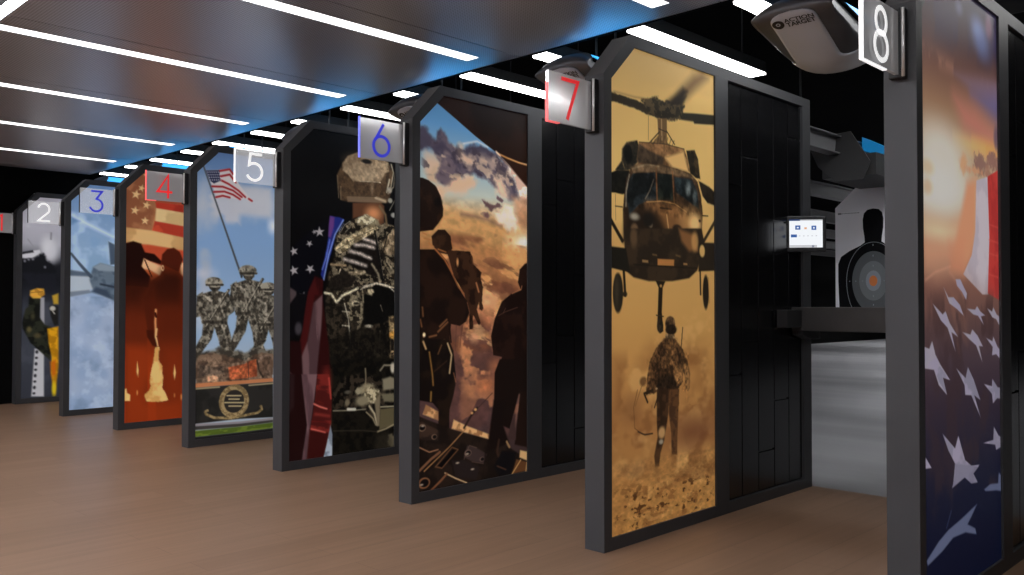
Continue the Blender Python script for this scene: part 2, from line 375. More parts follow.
        ('p', ([(0.285,0.7408),(0.2929,0.6658),(0.3327,0.6217),(0.3876,0.6078),(0.4377,0.6398),(0.4648,0.7017),(0.4432,0.7597),(0.4303,0.8029),(0.4735,0.8562),(0.4845,2.1431),(0.2603,2.1195),(0.2317,1.2948),(0.1829,1.3215),(0.1533,1.1268),(0.1468,1.0187),(0.2097,0.8788),(0.2744,0.8325),(0.294,0.7898)],(112,42,18)), {'s':0.0071}),
        ('p', ([(-0.002,0.5905),(0.0588,0.5709),(0.1207,0.5871),(0.1518,0.655),(0.2275,0.6657),(0.2876,0.7224),(0.2793,0.7452),(0.1915,0.7202),(0.1439,0.6998),(0.1251,0.767),(0.1954,0.8484),(0.1794,0.9323),(0.0011,0.9213)],(30,11,8)), {'s':0.0082}),
        ('p', ([(0.001,0.9076),(0.1862,0.9182),(0.1524,1.0298),(0.1461,1.0991),(0.0028,1.0988)],(62,23,12)), {'s':0.082,'a':0.9}),
        ('p', ([(0.285,0.7408),(0.2929,0.6658),(0.3327,0.6217),(0.3876,0.6078),(0.4377,0.6398),(0.4648,0.7017),(0.4432,0.7597),(0.4303,0.8029)],(74,26,14)), {'s':0.0085}),
        ('p', ([(0.2097,0.8788),(0.2744,0.8325),(0.294,0.7898),(0.4303,0.8029),(0.4735,0.8562),(0.4756,1.0998),(0.2513,1.1133),(0.1946,1.0713)],(48,18,10)), {'s':0.0698,'a':0.95}),
        ('p', ([(0.1468,1.0187),(0.2102,0.9318),(0.2441,1.0993),(0.2317,1.2948),(0.1829,1.3215),(0.1533,1.1268)],(66,24,12)), {'s':0.0138}),
        ('p', ([(0.258,1.0713),(0.4754,1.0711),(0.4775,1.3288),(0.2603,1.3234)],(76,27,13)), {'s':0.0981,'a':0.8}),
        ('p', ([(-0.026,0.8945),(0.179,0.8905),(0.1551,1.0187),(0.1503,1.0991),(-0.0241,1.0987)],(44,17,10)), {'s':0.1499,'a':0.9}),
        ('p', ([(-0.0243,1.0715),(0.1556,1.0714),(0.1781,1.4047),(-0.0212,1.398)],(92,33,16)), {'s':0.2042,'a':0.85}),
        ('p', ([(0.2509,1.0713),(0.5125,1.0711),(0.5154,1.4159),(0.2469,1.4069)],(92,33,15)), {'s':0.2381,'a':0.8}),
        ('l', ([(0.1524,0.7175),(0.2094,0.8481)],0.0111,(60,24,14)), {}),
        ('e', (0.2967,0.7756,0.0114,0.0226,(226,186,140)), {}),
        ('e', (0.2967,0.7756,0.0057,0.0127,(110,46,22)), {}),
        ('l', ([(0.2442,1.1133),(0.2409,1.2111),(0.2475,1.3161)],0.0154,(220,150,96)), {'s':0.0084}),
        ('l', ([(0.2402,1.1412),(0.2461,1.1693)],0.0168,(60,22,12)), {}),
        ('p', ([(-0.0012,1.3932),(0.1766,1.399),(0.2334,1.4846),(0.2135,1.609),(0.1861,1.6768),(0.1524,1.7853),(0.1737,1.8449),(0.3579,1.8593),(0.4598,1.8502),(0.4822,1.8805),(0.4842,2.1088),(0.0051,2.06)],(146,52,19)), {'s':0.0545,'a':0.8}),
        ('p', ([(0.3038,1.4172),(0.4783,1.4232),(0.4822,1.8805),(0.3578,1.8424),(0.3138,1.7408)],(132,46,18)), {'s':0.0843,'a':0.6}),
        ('l', ([(0.2527,1.2686),(0.2419,1.3313),(0.2539,1.4015)],0.0154,(224,180,120)), {'s':0.007}),
        ('p', ([(0.1686,1.2739),(0.2273,1.2751),(0.2363,1.3312),(0.2682,1.416),(0.2186,1.4004),(0.176,1.3296)],(64,22,11)), {'s':0.0083}),
        ('l', ([(0.2505,1.3385),(0.2624,1.4018)],0.0098,(224,180,120)), {'s':0.0056}),
        ('p', ([(0.2398,1.4122),(0.2767,1.4135),(0.2719,1.5142),(0.3009,1.5716),(0.3089,1.6703),(0.3024,1.74),(0.3314,1.7912),(0.3506,1.8419),(0.3005,1.8549),(0.1765,1.8452),(0.1566,1.7925),(0.1953,1.7606),(0.2089,1.7199),(0.1973,1.6775),(0.2187,1.5675),(0.232,1.4845)],(226,188,116)), {'s':0.0055,'rag':0.0041,'rf':60,'c2':(206,156,88),'fq':12,'seed':3}),
        ('p', ([(0.099,1.5203),(0.1106,1.5897),(0.1057,1.6472),(0.0943,1.6025)],(226,188,116)), {'s':0.0055}),
        ('p', ([(0.4032,1.5596),(0.414,1.6269),(0.4043,1.6873),(0.3936,1.6328)],(226,188,116)), {'s':0.0057}),
        ('p', ([(0.002,1.7336),(0.0167,1.7278),(0.0225,1.765),(0.0469,1.7804),(0.0447,1.8294),(0.0029,1.8261)],(226,188,116)), {'s':0.0054}),
        ('e', (0.1013,1.7678,0.0055,0.0192,(206,140,80)), {}),
        ('e', (0.4039,1.8105,0.0059,0.017,(180,110,60)), {}),
        ('e', (0.4626,1.8291,0.0074,0.0256,(200,130,70)), {}),
    ],
    4: [   # 
        ('g', ([(-0.069,(70,94,136)),(0.0567,(92,122,164)),(0.2954,(112,144,184)),(0.6215,(122,154,194)),(1.2975,(150,174,200)),(1.5473,(160,172,184))],), {}),
        ('n', ((184,184,192),-0.0068,0.3547,0.1854,0.5229,4,51,0.4,0.62), {'a':0.9,'fade':0.06}),
        ('n', ((176,178,188),0.2182,0.606,0.1863,0.4557,4,52,0.3,0.55), {'a':0.95,'fade':0.06}),
        ('e', (0.0513,0.3607,0.0761,0.145,(184,184,190)), {'s':0.0967,'a':0.8,'rag':0.0242,'rf':10}),
        ('e', (0.4634,0.326,0.1533,0.0887,(184,186,194)), {'s':0.0887,'a':0.9,'rag':0.0228,'rf':10}),
        ('e', (0.5919,0.4952,0.0286,0.0385,(210,214,222)), {'s':0.0385,'rag':0.0102,'rf':14}),
        ('n', ((166,174,188),-0.0031,0.1342,0.6414,1.1211,4,53,0.45,0.7), {'a':0.8,'fade':0.06}),
        ('e', (0.0554,0.8556,0.0634,0.0362,(196,196,208)), {'s':0.0482,'a':0.7,'rag':0.0121,'rf':14}),
        ('e', (0.0323,1.1206,0.063,0.096,(190,196,208)), {'s':0.072,'a':0.8,'rag':0.012,'rf':14}),
        ('l', ([(0.0493,0.1092),(0.3437,0.8731)],0.0109,(70,74,80)), {'w2':0.0157,'s':0.0049}),
        ('p', ([(0.066,0.1364),(0.1652,0.1206),(0.244,0.1044),(0.2736,0.1434),(0.3253,0.219),(0.3801,0.2765),(0.4244,0.3142),(0.408,0.3332),(0.3667,0.3041),(0.326,0.3201),(0.2456,0.3122),(0.1537,0.3227),(0.1143,0.2409)],(196,190,192)), {'s':0.0049}),
        ('l', ([(0.1652,0.1304),(0.244,0.1094),(0.2709,0.1412)],0.0147,(150,38,44)), {'s':0.0049}),
        ('l', ([(0.1722,0.191),(0.2382,0.2152),(0.312,0.254),(0.3666,0.2966)],0.0147,(150,38,44)), {'s':0.0049}),
        ('l', ([(0.1655,0.1696),(0.2443,0.1465),(0.2914,0.1975)],0.0147,(150,38,44)), {'s':0.0049}),
        ('l', ([(0.1143,0.2433),(0.1922,0.2382),(0.2718,0.2578),(0.3394,0.299)],0.0146,(150,38,44)), {'s':0.0049}),
        ('l', ([(0.1275,0.2811),(0.2056,0.2714),(0.272,0.2876),(0.326,0.3151)],0.0146,(150,38,44)), {'s':0.0048}),
        ('l', ([(0.1433,0.3163),(0.1927,0.3021),(0.2456,0.3097)],0.0146,(150,38,44)), {'s':0.0049}),
        ('l', ([(0.3941,0.3067),(0.419,0.3197)],0.0151,(150,38,44)), {'s':0.005}),
        ('p', ([(0.066,0.1364),(0.1652,0.1231),(0.1736,0.1983),(0.127,0.2225),(0.0986,0.2059)],(40,44,72)), {'s':0.0049}),
        ('e', (0.0814,0.1469,0.0034,0.0036,(190,190,200)), {'s':0.0036}),
        ('e', (0.088,0.1644,0.0034,0.0037,(190,190,200)), {'s':0.0037}),
        ('e', (0.0945,0.182,0.0034,0.0037,(190,190,200)), {'s':0.0036}),
        ('e', (0.1011,0.1996,0.0034,0.0037,(190,190,200)), {'s':0.0037}),
        ('e', (0.0968,0.1452,0.0033,0.0037,(190,190,200)), {'s':0.0037}),
        ('e', (0.1034,0.1628,0.0034,0.0037,(190,190,200)), {'s':0.0036}),
        ('e', (0.1099,0.1804,0.0034,0.0037,(190,190,200)), {'s':0.0037}),
        ('e', (0.1165,0.198,0.0034,0.0037,(190,190,200)), {'s':0.0037}),
        ('e', (0.1122,0.1435,0.0034,0.0037,(190,190,200)), {'s':0.0037}),
        ('e', (0.1188,0.1611,0.0034,0.0037,(190,190,200)), {'s':0.0037}),
        ('e', (0.1254,0.1788,0.0034,0.0037,(190,190,200)), {'s':0.0037}),
        ('e', (0.132,0.1964,0.0034,0.0037,(190,190,200)), {'s':0.0036}),
        ('e', (0.1277,0.1419,0.0034,0.0037,(190,190,200)), {'s':0.0037}),
        ('e', (0.1343,0.1595,0.0034,0.0037,(190,190,200)), {'s':0.0037}),
        ('e', (0.1409,0.1771,0.0034,0.0037,(190,190,200)), {'s':0.0037}),
        ('e', (0.1475,0.1948,0.0034,0.0037,(190,190,200)), {'s':0.0036}),
        ('e', (0.1432,0.1402,0.0034,0.0037,(190,190,200)), {'s':0.0037}),
        ('e', (0.1498,0.1578,0.0034,0.0037,(190,190,200)), {'s':0.0037}),
        ('e', (0.1565,0.1755,0.0034,0.0037,(190,190,200)), {'s':0.0036}),
        ('e', (0.1631,0.1932,0.0034,0.0037,(190,190,200)), {'s':0.0036}),
        ('e', (0.1588,0.1385,0.0034,0.0037,(190,190,200)), {'s':0.0037}),
        ('e', (0.1654,0.1562,0.0034,0.0037,(190,190,200)), {'s':0.0037}),
        ('e', (0.1721,0.1739,0.0034,0.0037,(190,190,200)), {'s':0.0037}),
        ('e', (0.1788,0.1916,0.0034,0.0037,(190,190,200)), {'s':0.0036}),
        ('p', ([(0.3118,1.1119),(0.4138,1.1124),(0.3739,1.266),(0.3038,1.3754),(0.2388,1.4832),(0.1739,1.4665),(0.2615,1.3326),(0.2994,1.2367)],(58,53,46)), {'s':0.0062,'c2':(112,106,94),'fq':34,'seed':61,'lo':0.45,'hi':0.7}),
        ('p', ([(0.3727,1.1122),(0.49,1.1127),(0.5191,1.2549),(0.5199,1.3686),(0.5653,1.4842),(0.4767,1.4943),(0.4446,1.3661),(0.4287,1.2672)],(112,106,94)), {'s':0.0062,'c2':(58,53,46),'fq':34,'seed':62}),
        ('p', ([(0.2969,0.9176),(0.3983,0.8842),(0.4886,0.907),(0.5173,1.0061),(0.4973,1.1482),(0.2987,1.1466),(0.271,1.015)],(112,106,94)), {'s':0.0062,'c2':(58,53,46),'fq':34,'seed':63,'lo':0.42,'hi':0.75}),
        ('p', ([(0.257,0.9322),(0.3035,0.9036),(0.3116,1.0842),(0.2517,1.0979)],(58,53,46)), {'s':0.0074,'c2':(112,106,94),'fq':34,'seed':66}),
        ('l', ([(0.2971,0.9384),(0.2712,1.0426),(0.3657,1.0842)],0.0495,(112,106,94)), {'s':0.0062,'c2':(58,53,46),'fq':34,'seed':64}),
        ('l', ([(0.4887,0.9283),(0.5316,1.0345),(0.4619,1.0843)],0.0507,(112,106,94)), {'s':0.0063,'c2':(58,53,46),'fq':34,'seed':65}),
        ('l', ([(0.5094,0.8853),(0.3258,1.1816)],0.019,(58,53,46)), {'s':0.0051}),
        ('l', ([(0.5024,0.8855),(0.3291,1.1677)],0.0079,(158,150,134)), {'s':0.0051}),
        ('e', (0.3981,0.8561,0.0445,0.0386,(58,53,46)), {'s':0.005}),
        ('e', (0.3911,0.8261,0.0685,0.0407,(112,106,94)), {'s':0.005,'c2':(158,150,134),'fq':30,'seed':61}),
        ('l', ([(0.3334,0.8472),(0.4602,0.8439)],0.0156,(58,53,46)), {'s':0.005}),
        ('l', ([(0.3172,0.9312),(0.3717,0.9723),(0.3865,1.1263)],0.0124,(158,150,134)), {'s':0.0087,'a':0.8}),
        ('l', ([(0.312,1.1328),(0.4762,1.1338)],0.0217,(58,53,46)), {'s':0.0062}),
        ('l', ([(0.4626,1.1691),(0.4983,1.2828),(0.5133,1.4251)],0.0157,(158,150,134)), {'s':0.0089,'a':0.7}),
        ('l', ([(0.4333,0.9574),(0.4617,1.056)],0.0126,(158,150,134)), {'s':0.0075,'a':0.7}),
        ('p', ([(0.058,1.1721),(0.154,1.1732),(0.1165,1.3114),(0.041,1.4091),(-0.027,1.5054),(-0.0947,1.4897),(-0.0032,1.3702),(0.0462,1.2844)],(58,53,46)), {'s':0.006,'c2':(112,106,94),'fq':34,'seed':71,'lo':0.45,'hi':0.7}),
        ('p', ([(0.1153,1.1727),(0.2259,1.174),(0.2665,1.3027),(0.2673,1.4052),(0.3149,1.51),(0.222,1.5181),(0.1883,1.4022),(0.1681,1.3128)],(112,106,94)), {'s':0.0061,'c2':(58,53,46),'fq':34,'seed':72}),
        ('p', ([(0.0439,0.9968),(0.1394,0.9675),(0.2244,0.9888),(0.2515,1.0782),(0.2327,1.206),(0.0456,1.2032),(0.0194,1.0844)],(112,106,94)), {'s':0.006,'c2':(58,53,46),'fq':34,'seed':73,'lo':0.42,'hi':0.75}),
        ('p', ([(0.0063,1.0096),(0.0501,0.9843),(0.0578,1.147),(0.0012,1.159)],(58,53,46)), {'s':0.0071,'c2':(112,106,94),'fq':34,'seed':76}),
        ('l', ([(0.044,1.0156),(0.0196,1.1093),(0.1087,1.1475)],0.0482,(112,106,94)), {'s':0.006,'c2':(58,53,46),'fq':34,'seed':74}),
        ('l', ([(0.2246,1.0079),(0.265,1.1039),(0.1994,1.1482)],0.0492,(112,106,94)), {'s':0.0062,'c2':(58,53,46),'fq':34,'seed':75}),
        ('l', ([(0.2441,0.9693),(0.0712,1.2349)],0.0185,(58,53,46)), {'s':0.0049}),
        ('l', ([(0.2375,0.9694),(0.0742,1.2224)],0.0077,(158,150,134)), {'s':0.0049}),
        ('e', (0.1392,0.9422,0.042,0.0348,(58,53,46)), {'s':0.0049}),
        ('e', (0.1326,0.9151,0.0645,0.0367,(112,106,94)), {'s':0.0049,'c2':(158,150,134),'fq':30,'seed':71}),
        ('l', ([(0.0782,0.9337),(0.1977,0.9317)],0.0151,(58,53,46)), {'s':0.0048}),
        ('l', ([(0.063,1.0092),(0.1143,1.0466),(0.1283,1.1855)],0.012,(158,150,134)), {'s':0.0084,'a':0.8}),
        ('l', ([(0.0581,1.1909),(0.2129,1.1929)],0.0211,(58,53,46)), {'s':0.006}),
        ('l', ([(0.2,1.2246),(0.2336,1.3273),(0.2478,1.4556)],0.0153,(158,150,134)), {'s':0.0086,'a':0.7}),
        ('l', ([(0.1724,1.0337),(0.1992,1.1228)],0.0122,(158,150,134)), {'s':0.0073,'a':0.7}),
        ('p', ([(0.4792,1.1965),(0.5765,1.1978),(0.5383,1.3343),(0.4713,1.4313),(0.4091,1.5269),(0.347,1.5116),(0.4309,1.3928),(0.4672,1.3076)],(58,53,46)), {'s':0.0063,'c2':(112,106,94),'fq':34,'seed':81,'lo':0.45,'hi':0.7}),
        ('p', ([(0.5373,1.1973),(0.6492,1.1988),(0.6768,1.3257),(0.6775,1.4268),(0.7205,1.53),(0.6362,1.5384),(0.6057,1.4241),(0.5906,1.3358)],(112,106,94)), {'s':0.0064,'c2':(58,53,46),'fq':34,'seed':82}),
        ('p', ([(0.4651,1.0232),(0.562,0.9945),(0.6479,1.0158),(0.6753,1.1042),(0.6561,1.2305),(0.4666,1.2273),(0.4402,1.1097)],(112,106,94)), {'s':0.0063,'c2':(58,53,46),'fq':34,'seed':83,'lo':0.42,'hi':0.75}),
        ('p', ([(0.427,1.0357),(0.4714,1.0108),(0.479,1.1718),(0.4217,1.1835)],(58,53,46)), {'s':0.0075,'c2':(112,106,94),'fq':34,'seed':86}),
        ('l', ([(0.4652,1.0417),(0.4404,1.1344),(0.5306,1.1723)],0.0465,(112,106,94)), {'s':0.0063,'c2':(58,53,46),'fq':34,'seed':84}),
        ('l', ([(0.6481,1.0347),(0.6889,1.1296),(0.6224,1.1733)],0.0474,(112,106,94)), {'s':0.0064,'c2':(58,53,46),'fq':34,'seed':85}),
        ('l', ([(0.6678,0.9967),(0.4925,1.2587)],0.0178,(58,53,46)), {'s':0.0051}),
        ('l', ([(0.6612,0.9967),(0.4956,1.2464)],0.0074,(158,150,134)), {'s':0.0052}),
        ('e', (0.5618,0.9694,0.0425,0.0344,(58,53,46)), {'s':0.0051}),
        ('e', (0.5551,0.9426,0.0653,0.0362,(112,106,94)), {'s':0.0051,'c2':(158,150,134),'fq':30,'seed':81}),
        ('l', ([(0.5,0.9609),(0.621,0.9593)],0.0145,(58,53,46)), {'s':0.0051}),
        ('l', ([(0.4844,1.0355),(0.5364,1.0726),(0.5504,1.21)],0.0116,(158,150,134)), {'s':0.0089,'a':0.8}),
        ('l', ([(0.4793,1.2151),(0.636,1.2175)],0.0204,(58,53,46)), {'s':0.0064}),
        ('l', ([(0.623,1.2488),(0.6569,1.3504),(0.6711,1.4771)],0.0147,(158,150,134)), {'s':0.009,'a':0.7}),
        ('l', ([(0.5952,1.0601),(0.6223,1.1481)],0.0118,(158,150,134)), {'s':0.0077,'a':0.7}),
        ('t', (-0.0082,0.6134,0.7771,1.5247,50,63,0.42), {'mx':135,'st':0.7}),
        ('p', ([(0.0032,1.3991),(0.1234,1.3794),(0.3343,1.4117),(0.4711,1.3917),(0.6126,1.4095),(0.6134,1.5247),(0.004,1.4946)],(58,53,46)), {'s':0.0167,'rag':0.0191,'rf':16,'c2':(112,106,94),'fq':24,'seed':5}),
        ('p', ([(-0.0022,1.4919),(0.0222,1.4213),(0.1365,1.4016),(0.2676,1.4436),(0.3754,1.4668),(0.4993,1.4217),(0.5984,1.4319),(0.5997,1.6236),(-0.001,1.635)],(120,98,80)), {'s':0.0095,'rag':0.0095,'rf':20,'c2':(84,66,54),'fq':18,'seed':3}),
        ('p', ([(0.2443,1.5138),(0.3756,1.4955),(0.3959,1.4802),(0.4647,1.4644),(0.4698,1.5906),(0.3968,1.5989),(0.2556,1.6028)],(172,92,58)), {'s':0.0062,'c2':(146,74,48),'fq':20,'seed':4}),
        ('p', ([(0.4647,1.4644),(0.5274,1.4355),(0.5985,1.4447),(0.5995,1.5853),(0.5145,1.5995),(0.4723,1.553)],(128,106,90)), {'s':0.0075,'c2':(96,76,62),'fq':14,'seed':6}),
        ('l', ([(0.3959,1.4839),(0.4036,1.5968)],0.0063,(60,44,36)), {}),
        ('l', ([(0.469,1.4772),(0.4862,1.5537),(0.5174,1.5997)],0.0113,(48,38,32)), {'s':0.0076}),
        ('p', ([(0.0738,1.5558),(0.1767,1.5737),(0.164,1.6155),(0.0869,1.6107)],(196,150,116)), {'s':0.0085,'rag':0.0073,'rf':30}),
        ('p', ([(0.0227,1.4811),(0.1245,1.5102),(0.2022,1.5019),(0.2158,1.5637),(0.1249,1.5586),(0.0235,1.5769)],(104,88,74)), {'s':0.0096,'c2':(70,58,50),'fq':22,'seed':8}),
        ('t', (-0.0053,0.5999,1.4201,1.6428,50,64,0.3), {'mx':170}),
        ('p', ([(-0.0037,1.6134),(0.3358,1.6126),(0.5996,1.6109),(0.5998,1.639),(0.336,1.6399),(-0.0035,1.6444)],(184,118,78)), {'s':0.0048}),
        ('p', ([(-0.0035,1.6444),(0.336,1.6399),(0.5998,1.639),(0.6016,1.8982),(0.3379,1.8866),(-0.0014,1.891)],(43,41,39)), {'s':0.0048,'c2':(34,33,31),'fq':8,'seed':2}),
        ('l', ([(-0.0034,1.6503),(0.1773,1.6492)],0.0107,(150,138,108)), {'s':0.0047}),
        ('l', ([(0.4068,1.652),(0.5999,1.6492)],0.0113,(150,138,108)), {'s':0.005}),
        ('e', (0.2913,1.7579,0.1148,0.1183,(160,138,98)), {'s':0.005,'c2':(120,100,68),'fq':60,'seed':3}),
        ('e', (0.2913,1.7579,0.0774,0.0814,(44,40,37)), {'s':0.005}),
        ('l', ([(0.2366,1.7144),(0.2446,1.7138)],0.0098,(176,160,122)), {'s':0.0037}),
        ('l', ([(0.2505,1.7154),(0.2584,1.7148)],0.0099,(176,160,122)), {'s':0.0037}),
        ('l', ([(0.2644,1.7165),(0.2724,1.7158)],0.0098,(176,160,122)), {'s':0.0037}),
        ('l', ([(0.2784,1.7175),(0.2863,1.7168)],0.0098,(176,160,122)), {'s':0.0037}),
        ('l', ([(0.2924,1.7185),(0.3004,1.7179)],0.0099,(176,160,122)), {'s':0.0037}),
        ('l', ([(0.3064,1.7196),(0.3144,1.7189)],0.0099,(176,160,122)), {'s':0.0037}),
        ('l', ([(0.3205,1.7206),(0.3285,1.7199)],0.0099,(176,160,122)), {'s':0.0037}),
        ('l', ([(0.3346,1.7216),(0.3427,1.721)],0.0099,(176,160,122)), {'s':0.0037}),
        ('l', ([(0.2514,1.7401),(0.2593,1.7394)],0.0099,(176,160,122)), {'s':0.0037}),
        ('l', ([(0.2653,1.7411),(0.2732,1.7405)],0.0098,(176,160,122)), {'s':0.0037}),
        ('l', ([(0.2792,1.7422),(0.2872,1.7416)],0.0099,(176,160,122)), {'s':0.0037}),
        ('l', ([(0.2932,1.7432),(0.3012,1.7426)],0.0099,(176,160,122)), {'s':0.0037}),
        ('l', ([(0.3073,1.7443),(0.3153,1.7437)],0.0099,(176,160,122)), {'s':0.0037}),
        ('l', ([(0.3213,1.7454),(0.3294,1.7448)],0.0099,(176,160,122)), {'s':0.0037}),
        ('l', ([(0.2199,1.7621),(0.2278,1.7615)],0.0098,(176,160,122)), {'s':0.0036}),
        ('l', ([(0.2337,1.7632),(0.2416,1.7626)],0.0098,(176,160,122)), {'s':0.0036}),
        ('l', ([(0.2476,1.7643),(0.2555,1.7637)],0.0098,(176,160,122)), {'s':0.0037}),
        ('l', ([(0.2615,1.7654),(0.2694,1.7648)],0.0098,(176,160,122)), {'s':0.0037}),
        ('l', ([(0.2754,1.7665),(0.2834,1.7659)],0.0098,(176,160,122)), {'s':0.0037}),
        ('l', ([(0.2894,1.7676),(0.2974,1.767)],0.0098,(176,160,122)), {'s':0.0037}),
        ('l', ([(0.3034,1.7687),(0.3115,1.7681)],0.0098,(176,160,122)), {'s':0.0038}),
        ('l', ([(0.3175,1.7698),(0.3256,1.7692)],0.0099,(176,160,122)), {'s':0.0037}),
        ('l', ([(0.3316,1.7709),(0.3397,1.7703)],0.0099,(176,160,122)), {'s':0.0037}),
        ('l', ([(0.3458,1.7721),(0.3539,1.7714)],0.0099,(176,160,122)), {'s':0.0037}),
        ('l', ([(0.36,1.7732),(0.3681,1.7726)],0.0099,(176,160,122)), {'s':0.0037}),
        ('l', ([(0.2517,1.7891),(0.2597,1.7886)],0.0099,(176,160,122)), {'s':0.0037}),
        ('l', ([(0.2656,1.7903),(0.2736,1.7897)],0.0098,(176,160,122)), {'s':0.0037}),
        ('l', ([(0.2796,1.7914),(0.2876,1.7909)],0.0099,(176,160,122)), {'s':0.0037}),
        ('l', ([(0.2936,1.7926),(0.3016,1.792)],0.0099,(176,160,122)), {'s':0.0037}),
        ('l', ([(0.3076,1.7937),(0.3157,1.7931)],0.0099,(176,160,122)), {'s':0.0037}),
        ('l', ([(0.3217,1.7949),(0.3298,1.7943)],0.0099,(176,160,122)), {'s':0.0037}),
        ('l', ([(0.3358,1.796),(0.3439,1.7955)],0.0099,(176,160,122)), {'s':0.0037}),
        ('l', ([(0.0911,1.8073),(0.0759,1.8144),(0.0836,1.8331),(0.1401,1.8599),(0.271,1.8767),(0.3919,1.8629),(0.4745,1.8552),(0.5092,1.833),(0.502,1.8096)],0.018,(160,138,96)), {'s':0.006,'c2':(116,98,66),'fq':50,'seed':4}),
        ('p', ([(-0.0014,1.891),(0.338,1.9052),(0.6017,1.902),(0.6018,1.9173),(0.3381,1.92),(-0.0013,1.9065)],(136,130,134)), {'s':0.0047}),
        ('p', ([(-0.0013,1.9065),(0.3381,1.92),(0.6018,1.9173),(0.6019,1.9364),(0.3383,1.9423),(-0.0011,1.9327)],(62,58,56)), {'s':0.0048}),
        ('p', ([(-0.001,1.9375),(0.3383,1.9423),(0.6019,1.9377),(0.6022,1.9785),(0.3386,1.982),(-0.0007,1.9803)],(104,122,44)), {'s':0.0048,'c2':(76,94,34),'fq':40,'seed':5,'st':3}),
        ('p', ([(-0.0007,1.9803),(0.3386,1.982),(0.6022,1.9785),(0.6029,2.0831),(-0.0004,2.016)],(34,32,32)), {'s':0.0048}),
    ],
    5: [   # 
        ('g', ([(-0.0821,(7,7,9)),(1.0413,(9,8,9)),(2.0338,(7,6,6))],), {}),
        ('p', ([(0.3146,0.6159),(0.3491,0.5992),(0.4784,0.5246),(0.6374,0.5154),(0.7773,0.5519),(0.8165,0.6167),(0.823,2.1112),(0.266,2.04),(0.2559,1.2926),(0.2485,0.9806),(0.2705,0.8888),(0.3153,0.7421)],(52,44,35)), {'s':0.0077,'c2':(14,12,10),'fq':40,'seed':3,'lo':0.3,'hi':0.6}),
        ('p', ([(0.3491,0.6041),(0.4784,0.5246),(0.6374,0.5204),(0.7773,0.555),(0.8165,0.6167),(0.818,0.9579),(0.271,0.9658),(0.3153,0.7421)],(176,160,130)), {'s':0.0078,'a':0.55,'c2':(30,25,20),'fq':48,'seed':9,'lo':0.38,'hi':0.6}),
        ('p', ([(0.3152,0.7227),(0.3844,0.6607),(0.4788,0.611),(0.6002,0.5462),(0.6564,0.575),(0.6006,0.6238),(0.5032,0.6762),(0.42,0.7277),(0.3523,0.7551)],(184,168,134)), {'s':0.0068,'c2':(110,96,72),'fq':34,'seed':4}),
        ('l', ([(0.3325,0.7317),(0.479,0.6457),(0.6377,0.5741)],0.0039,(80,68,50)), {}),
        ('l', ([(0.3732,0.7445),(0.4912,0.6798),(0.6006,0.6138)],0.0049,(60,50,38)), {}),
        ('p', ([(0.4435,0.697),(0.6006,0.6188),(0.6507,0.697),(0.6768,0.899),(0.5527,0.8718),(0.3969,0.8072)],(22,18,16)), {'s':0.0079}),
        ('l', ([(0.4673,0.6939),(0.5396,0.6903),(0.6159,0.7047)],0.0188,(206,192,180)), {'s':0.0138}),
        ('l', ([(0.4295,0.7322),(0.5157,0.7483),(0.5915,0.7723)],0.0187,(206,192,180)), {'s':0.0138}),
        ('l', ([(0.3909,0.7859),(0.4679,0.8008),(0.5549,0.8217)],0.0186,(206,192,180)), {'s':0.0137}),
        ('l', ([(0.5394,0.6523),(0.6381,0.6723)],0.0189,(206,192,180)), {'s':0.0139}),
        ('p', ([(0.682,0.665),(0.7774,0.5725),(0.8062,0.6276),(0.804,0.7259),(0.7332,0.7494),(0.6886,0.7258)],(160,140,112)), {'s':0.0082,'c2':(104,88,68),'fq':30,'seed':6}),
        ('l', ([(0.6837,0.7463),(0.7262,0.6115),(0.7645,0.5682)],0.0081,(30,25,20)), {}),
        ('l', ([(0.6228,0.5953),(0.6573,0.7474),(0.6895,0.911)],0.0152,(14,13,13)), {}),
        ('l', ([(0.6328,0.6068),(0.6661,0.7572),(0.6945,0.8987)],0.003,(90,84,76)), {}),
        ('l', ([(0.2929,0.8225),(0.397,0.8249)],0.0135,(150,128,98)), {'s':0.0077}),
        ('l', ([(0.353,0.877),(0.4563,0.8743),(0.5405,0.8641)],0.0253,(168,152,124)), {'s':0.0078,'c2':(110,98,78),'fq':40,'seed':3}),
        ('e', (0.368,0.8717,0.0232,0.0293,(30,26,22)), {'s':0.0058}),
        ('l', ([(0.3621,0.8475),(0.3484,0.8771),(0.3682,0.901)],0.0078,(190,175,146)), {}),
        ('p', ([(0.282,0.9078),(0.3855,0.8566),(0.4804,0.9034),(0.4331,0.9635),(0.2824,0.9801)],(30,25,21)), {'s':0.0116,'rag':0.0077,'rf':30}),
        ('l', ([(0.541,0.9619),(0.6394,0.9352),(0.7791,0.9585)],0.009,(190,176,150)), {'s':0.007}),
        ('l', ([(0.727,0.7957),(0.7916,0.8656)],0.0102,(160,146,120)), {'s':0.0082}),
        ('l', ([(0.7397,0.7748),(0.7979,0.8242)],0.0061,(120,108,88)), {'s':0.0061}),
        ('l', ([(0.6015,0.8101),(0.6516,0.8692),(0.6643,0.9196)],0.0141,(140,128,106)), {'s':0.0101}),
        ('l', ([(0.3608,0.618),(0.3897,0.5722),(0.4308,0.5448),(0.431,0.5842),(0.3958,0.6159)],0.0039,(140,134,120)), {}),
        ('l', ([(0.3492,0.6139),(0.3838,0.5627)],0.0039,(100,110,150)), {}),
        ('p', ([(0.2485,0.994),(0.3167,0.9816),(0.4807,0.9687),(0.5294,1.0627),(0.5384,1.1742),(0.4883,1.2725),(0.3878,1.2876),(0.2842,1.2895),(0.2552,1.1591)],(50,43,34)), {'s':0.0067,'c2':(22,19,15),'fq':44,'seed':5}),
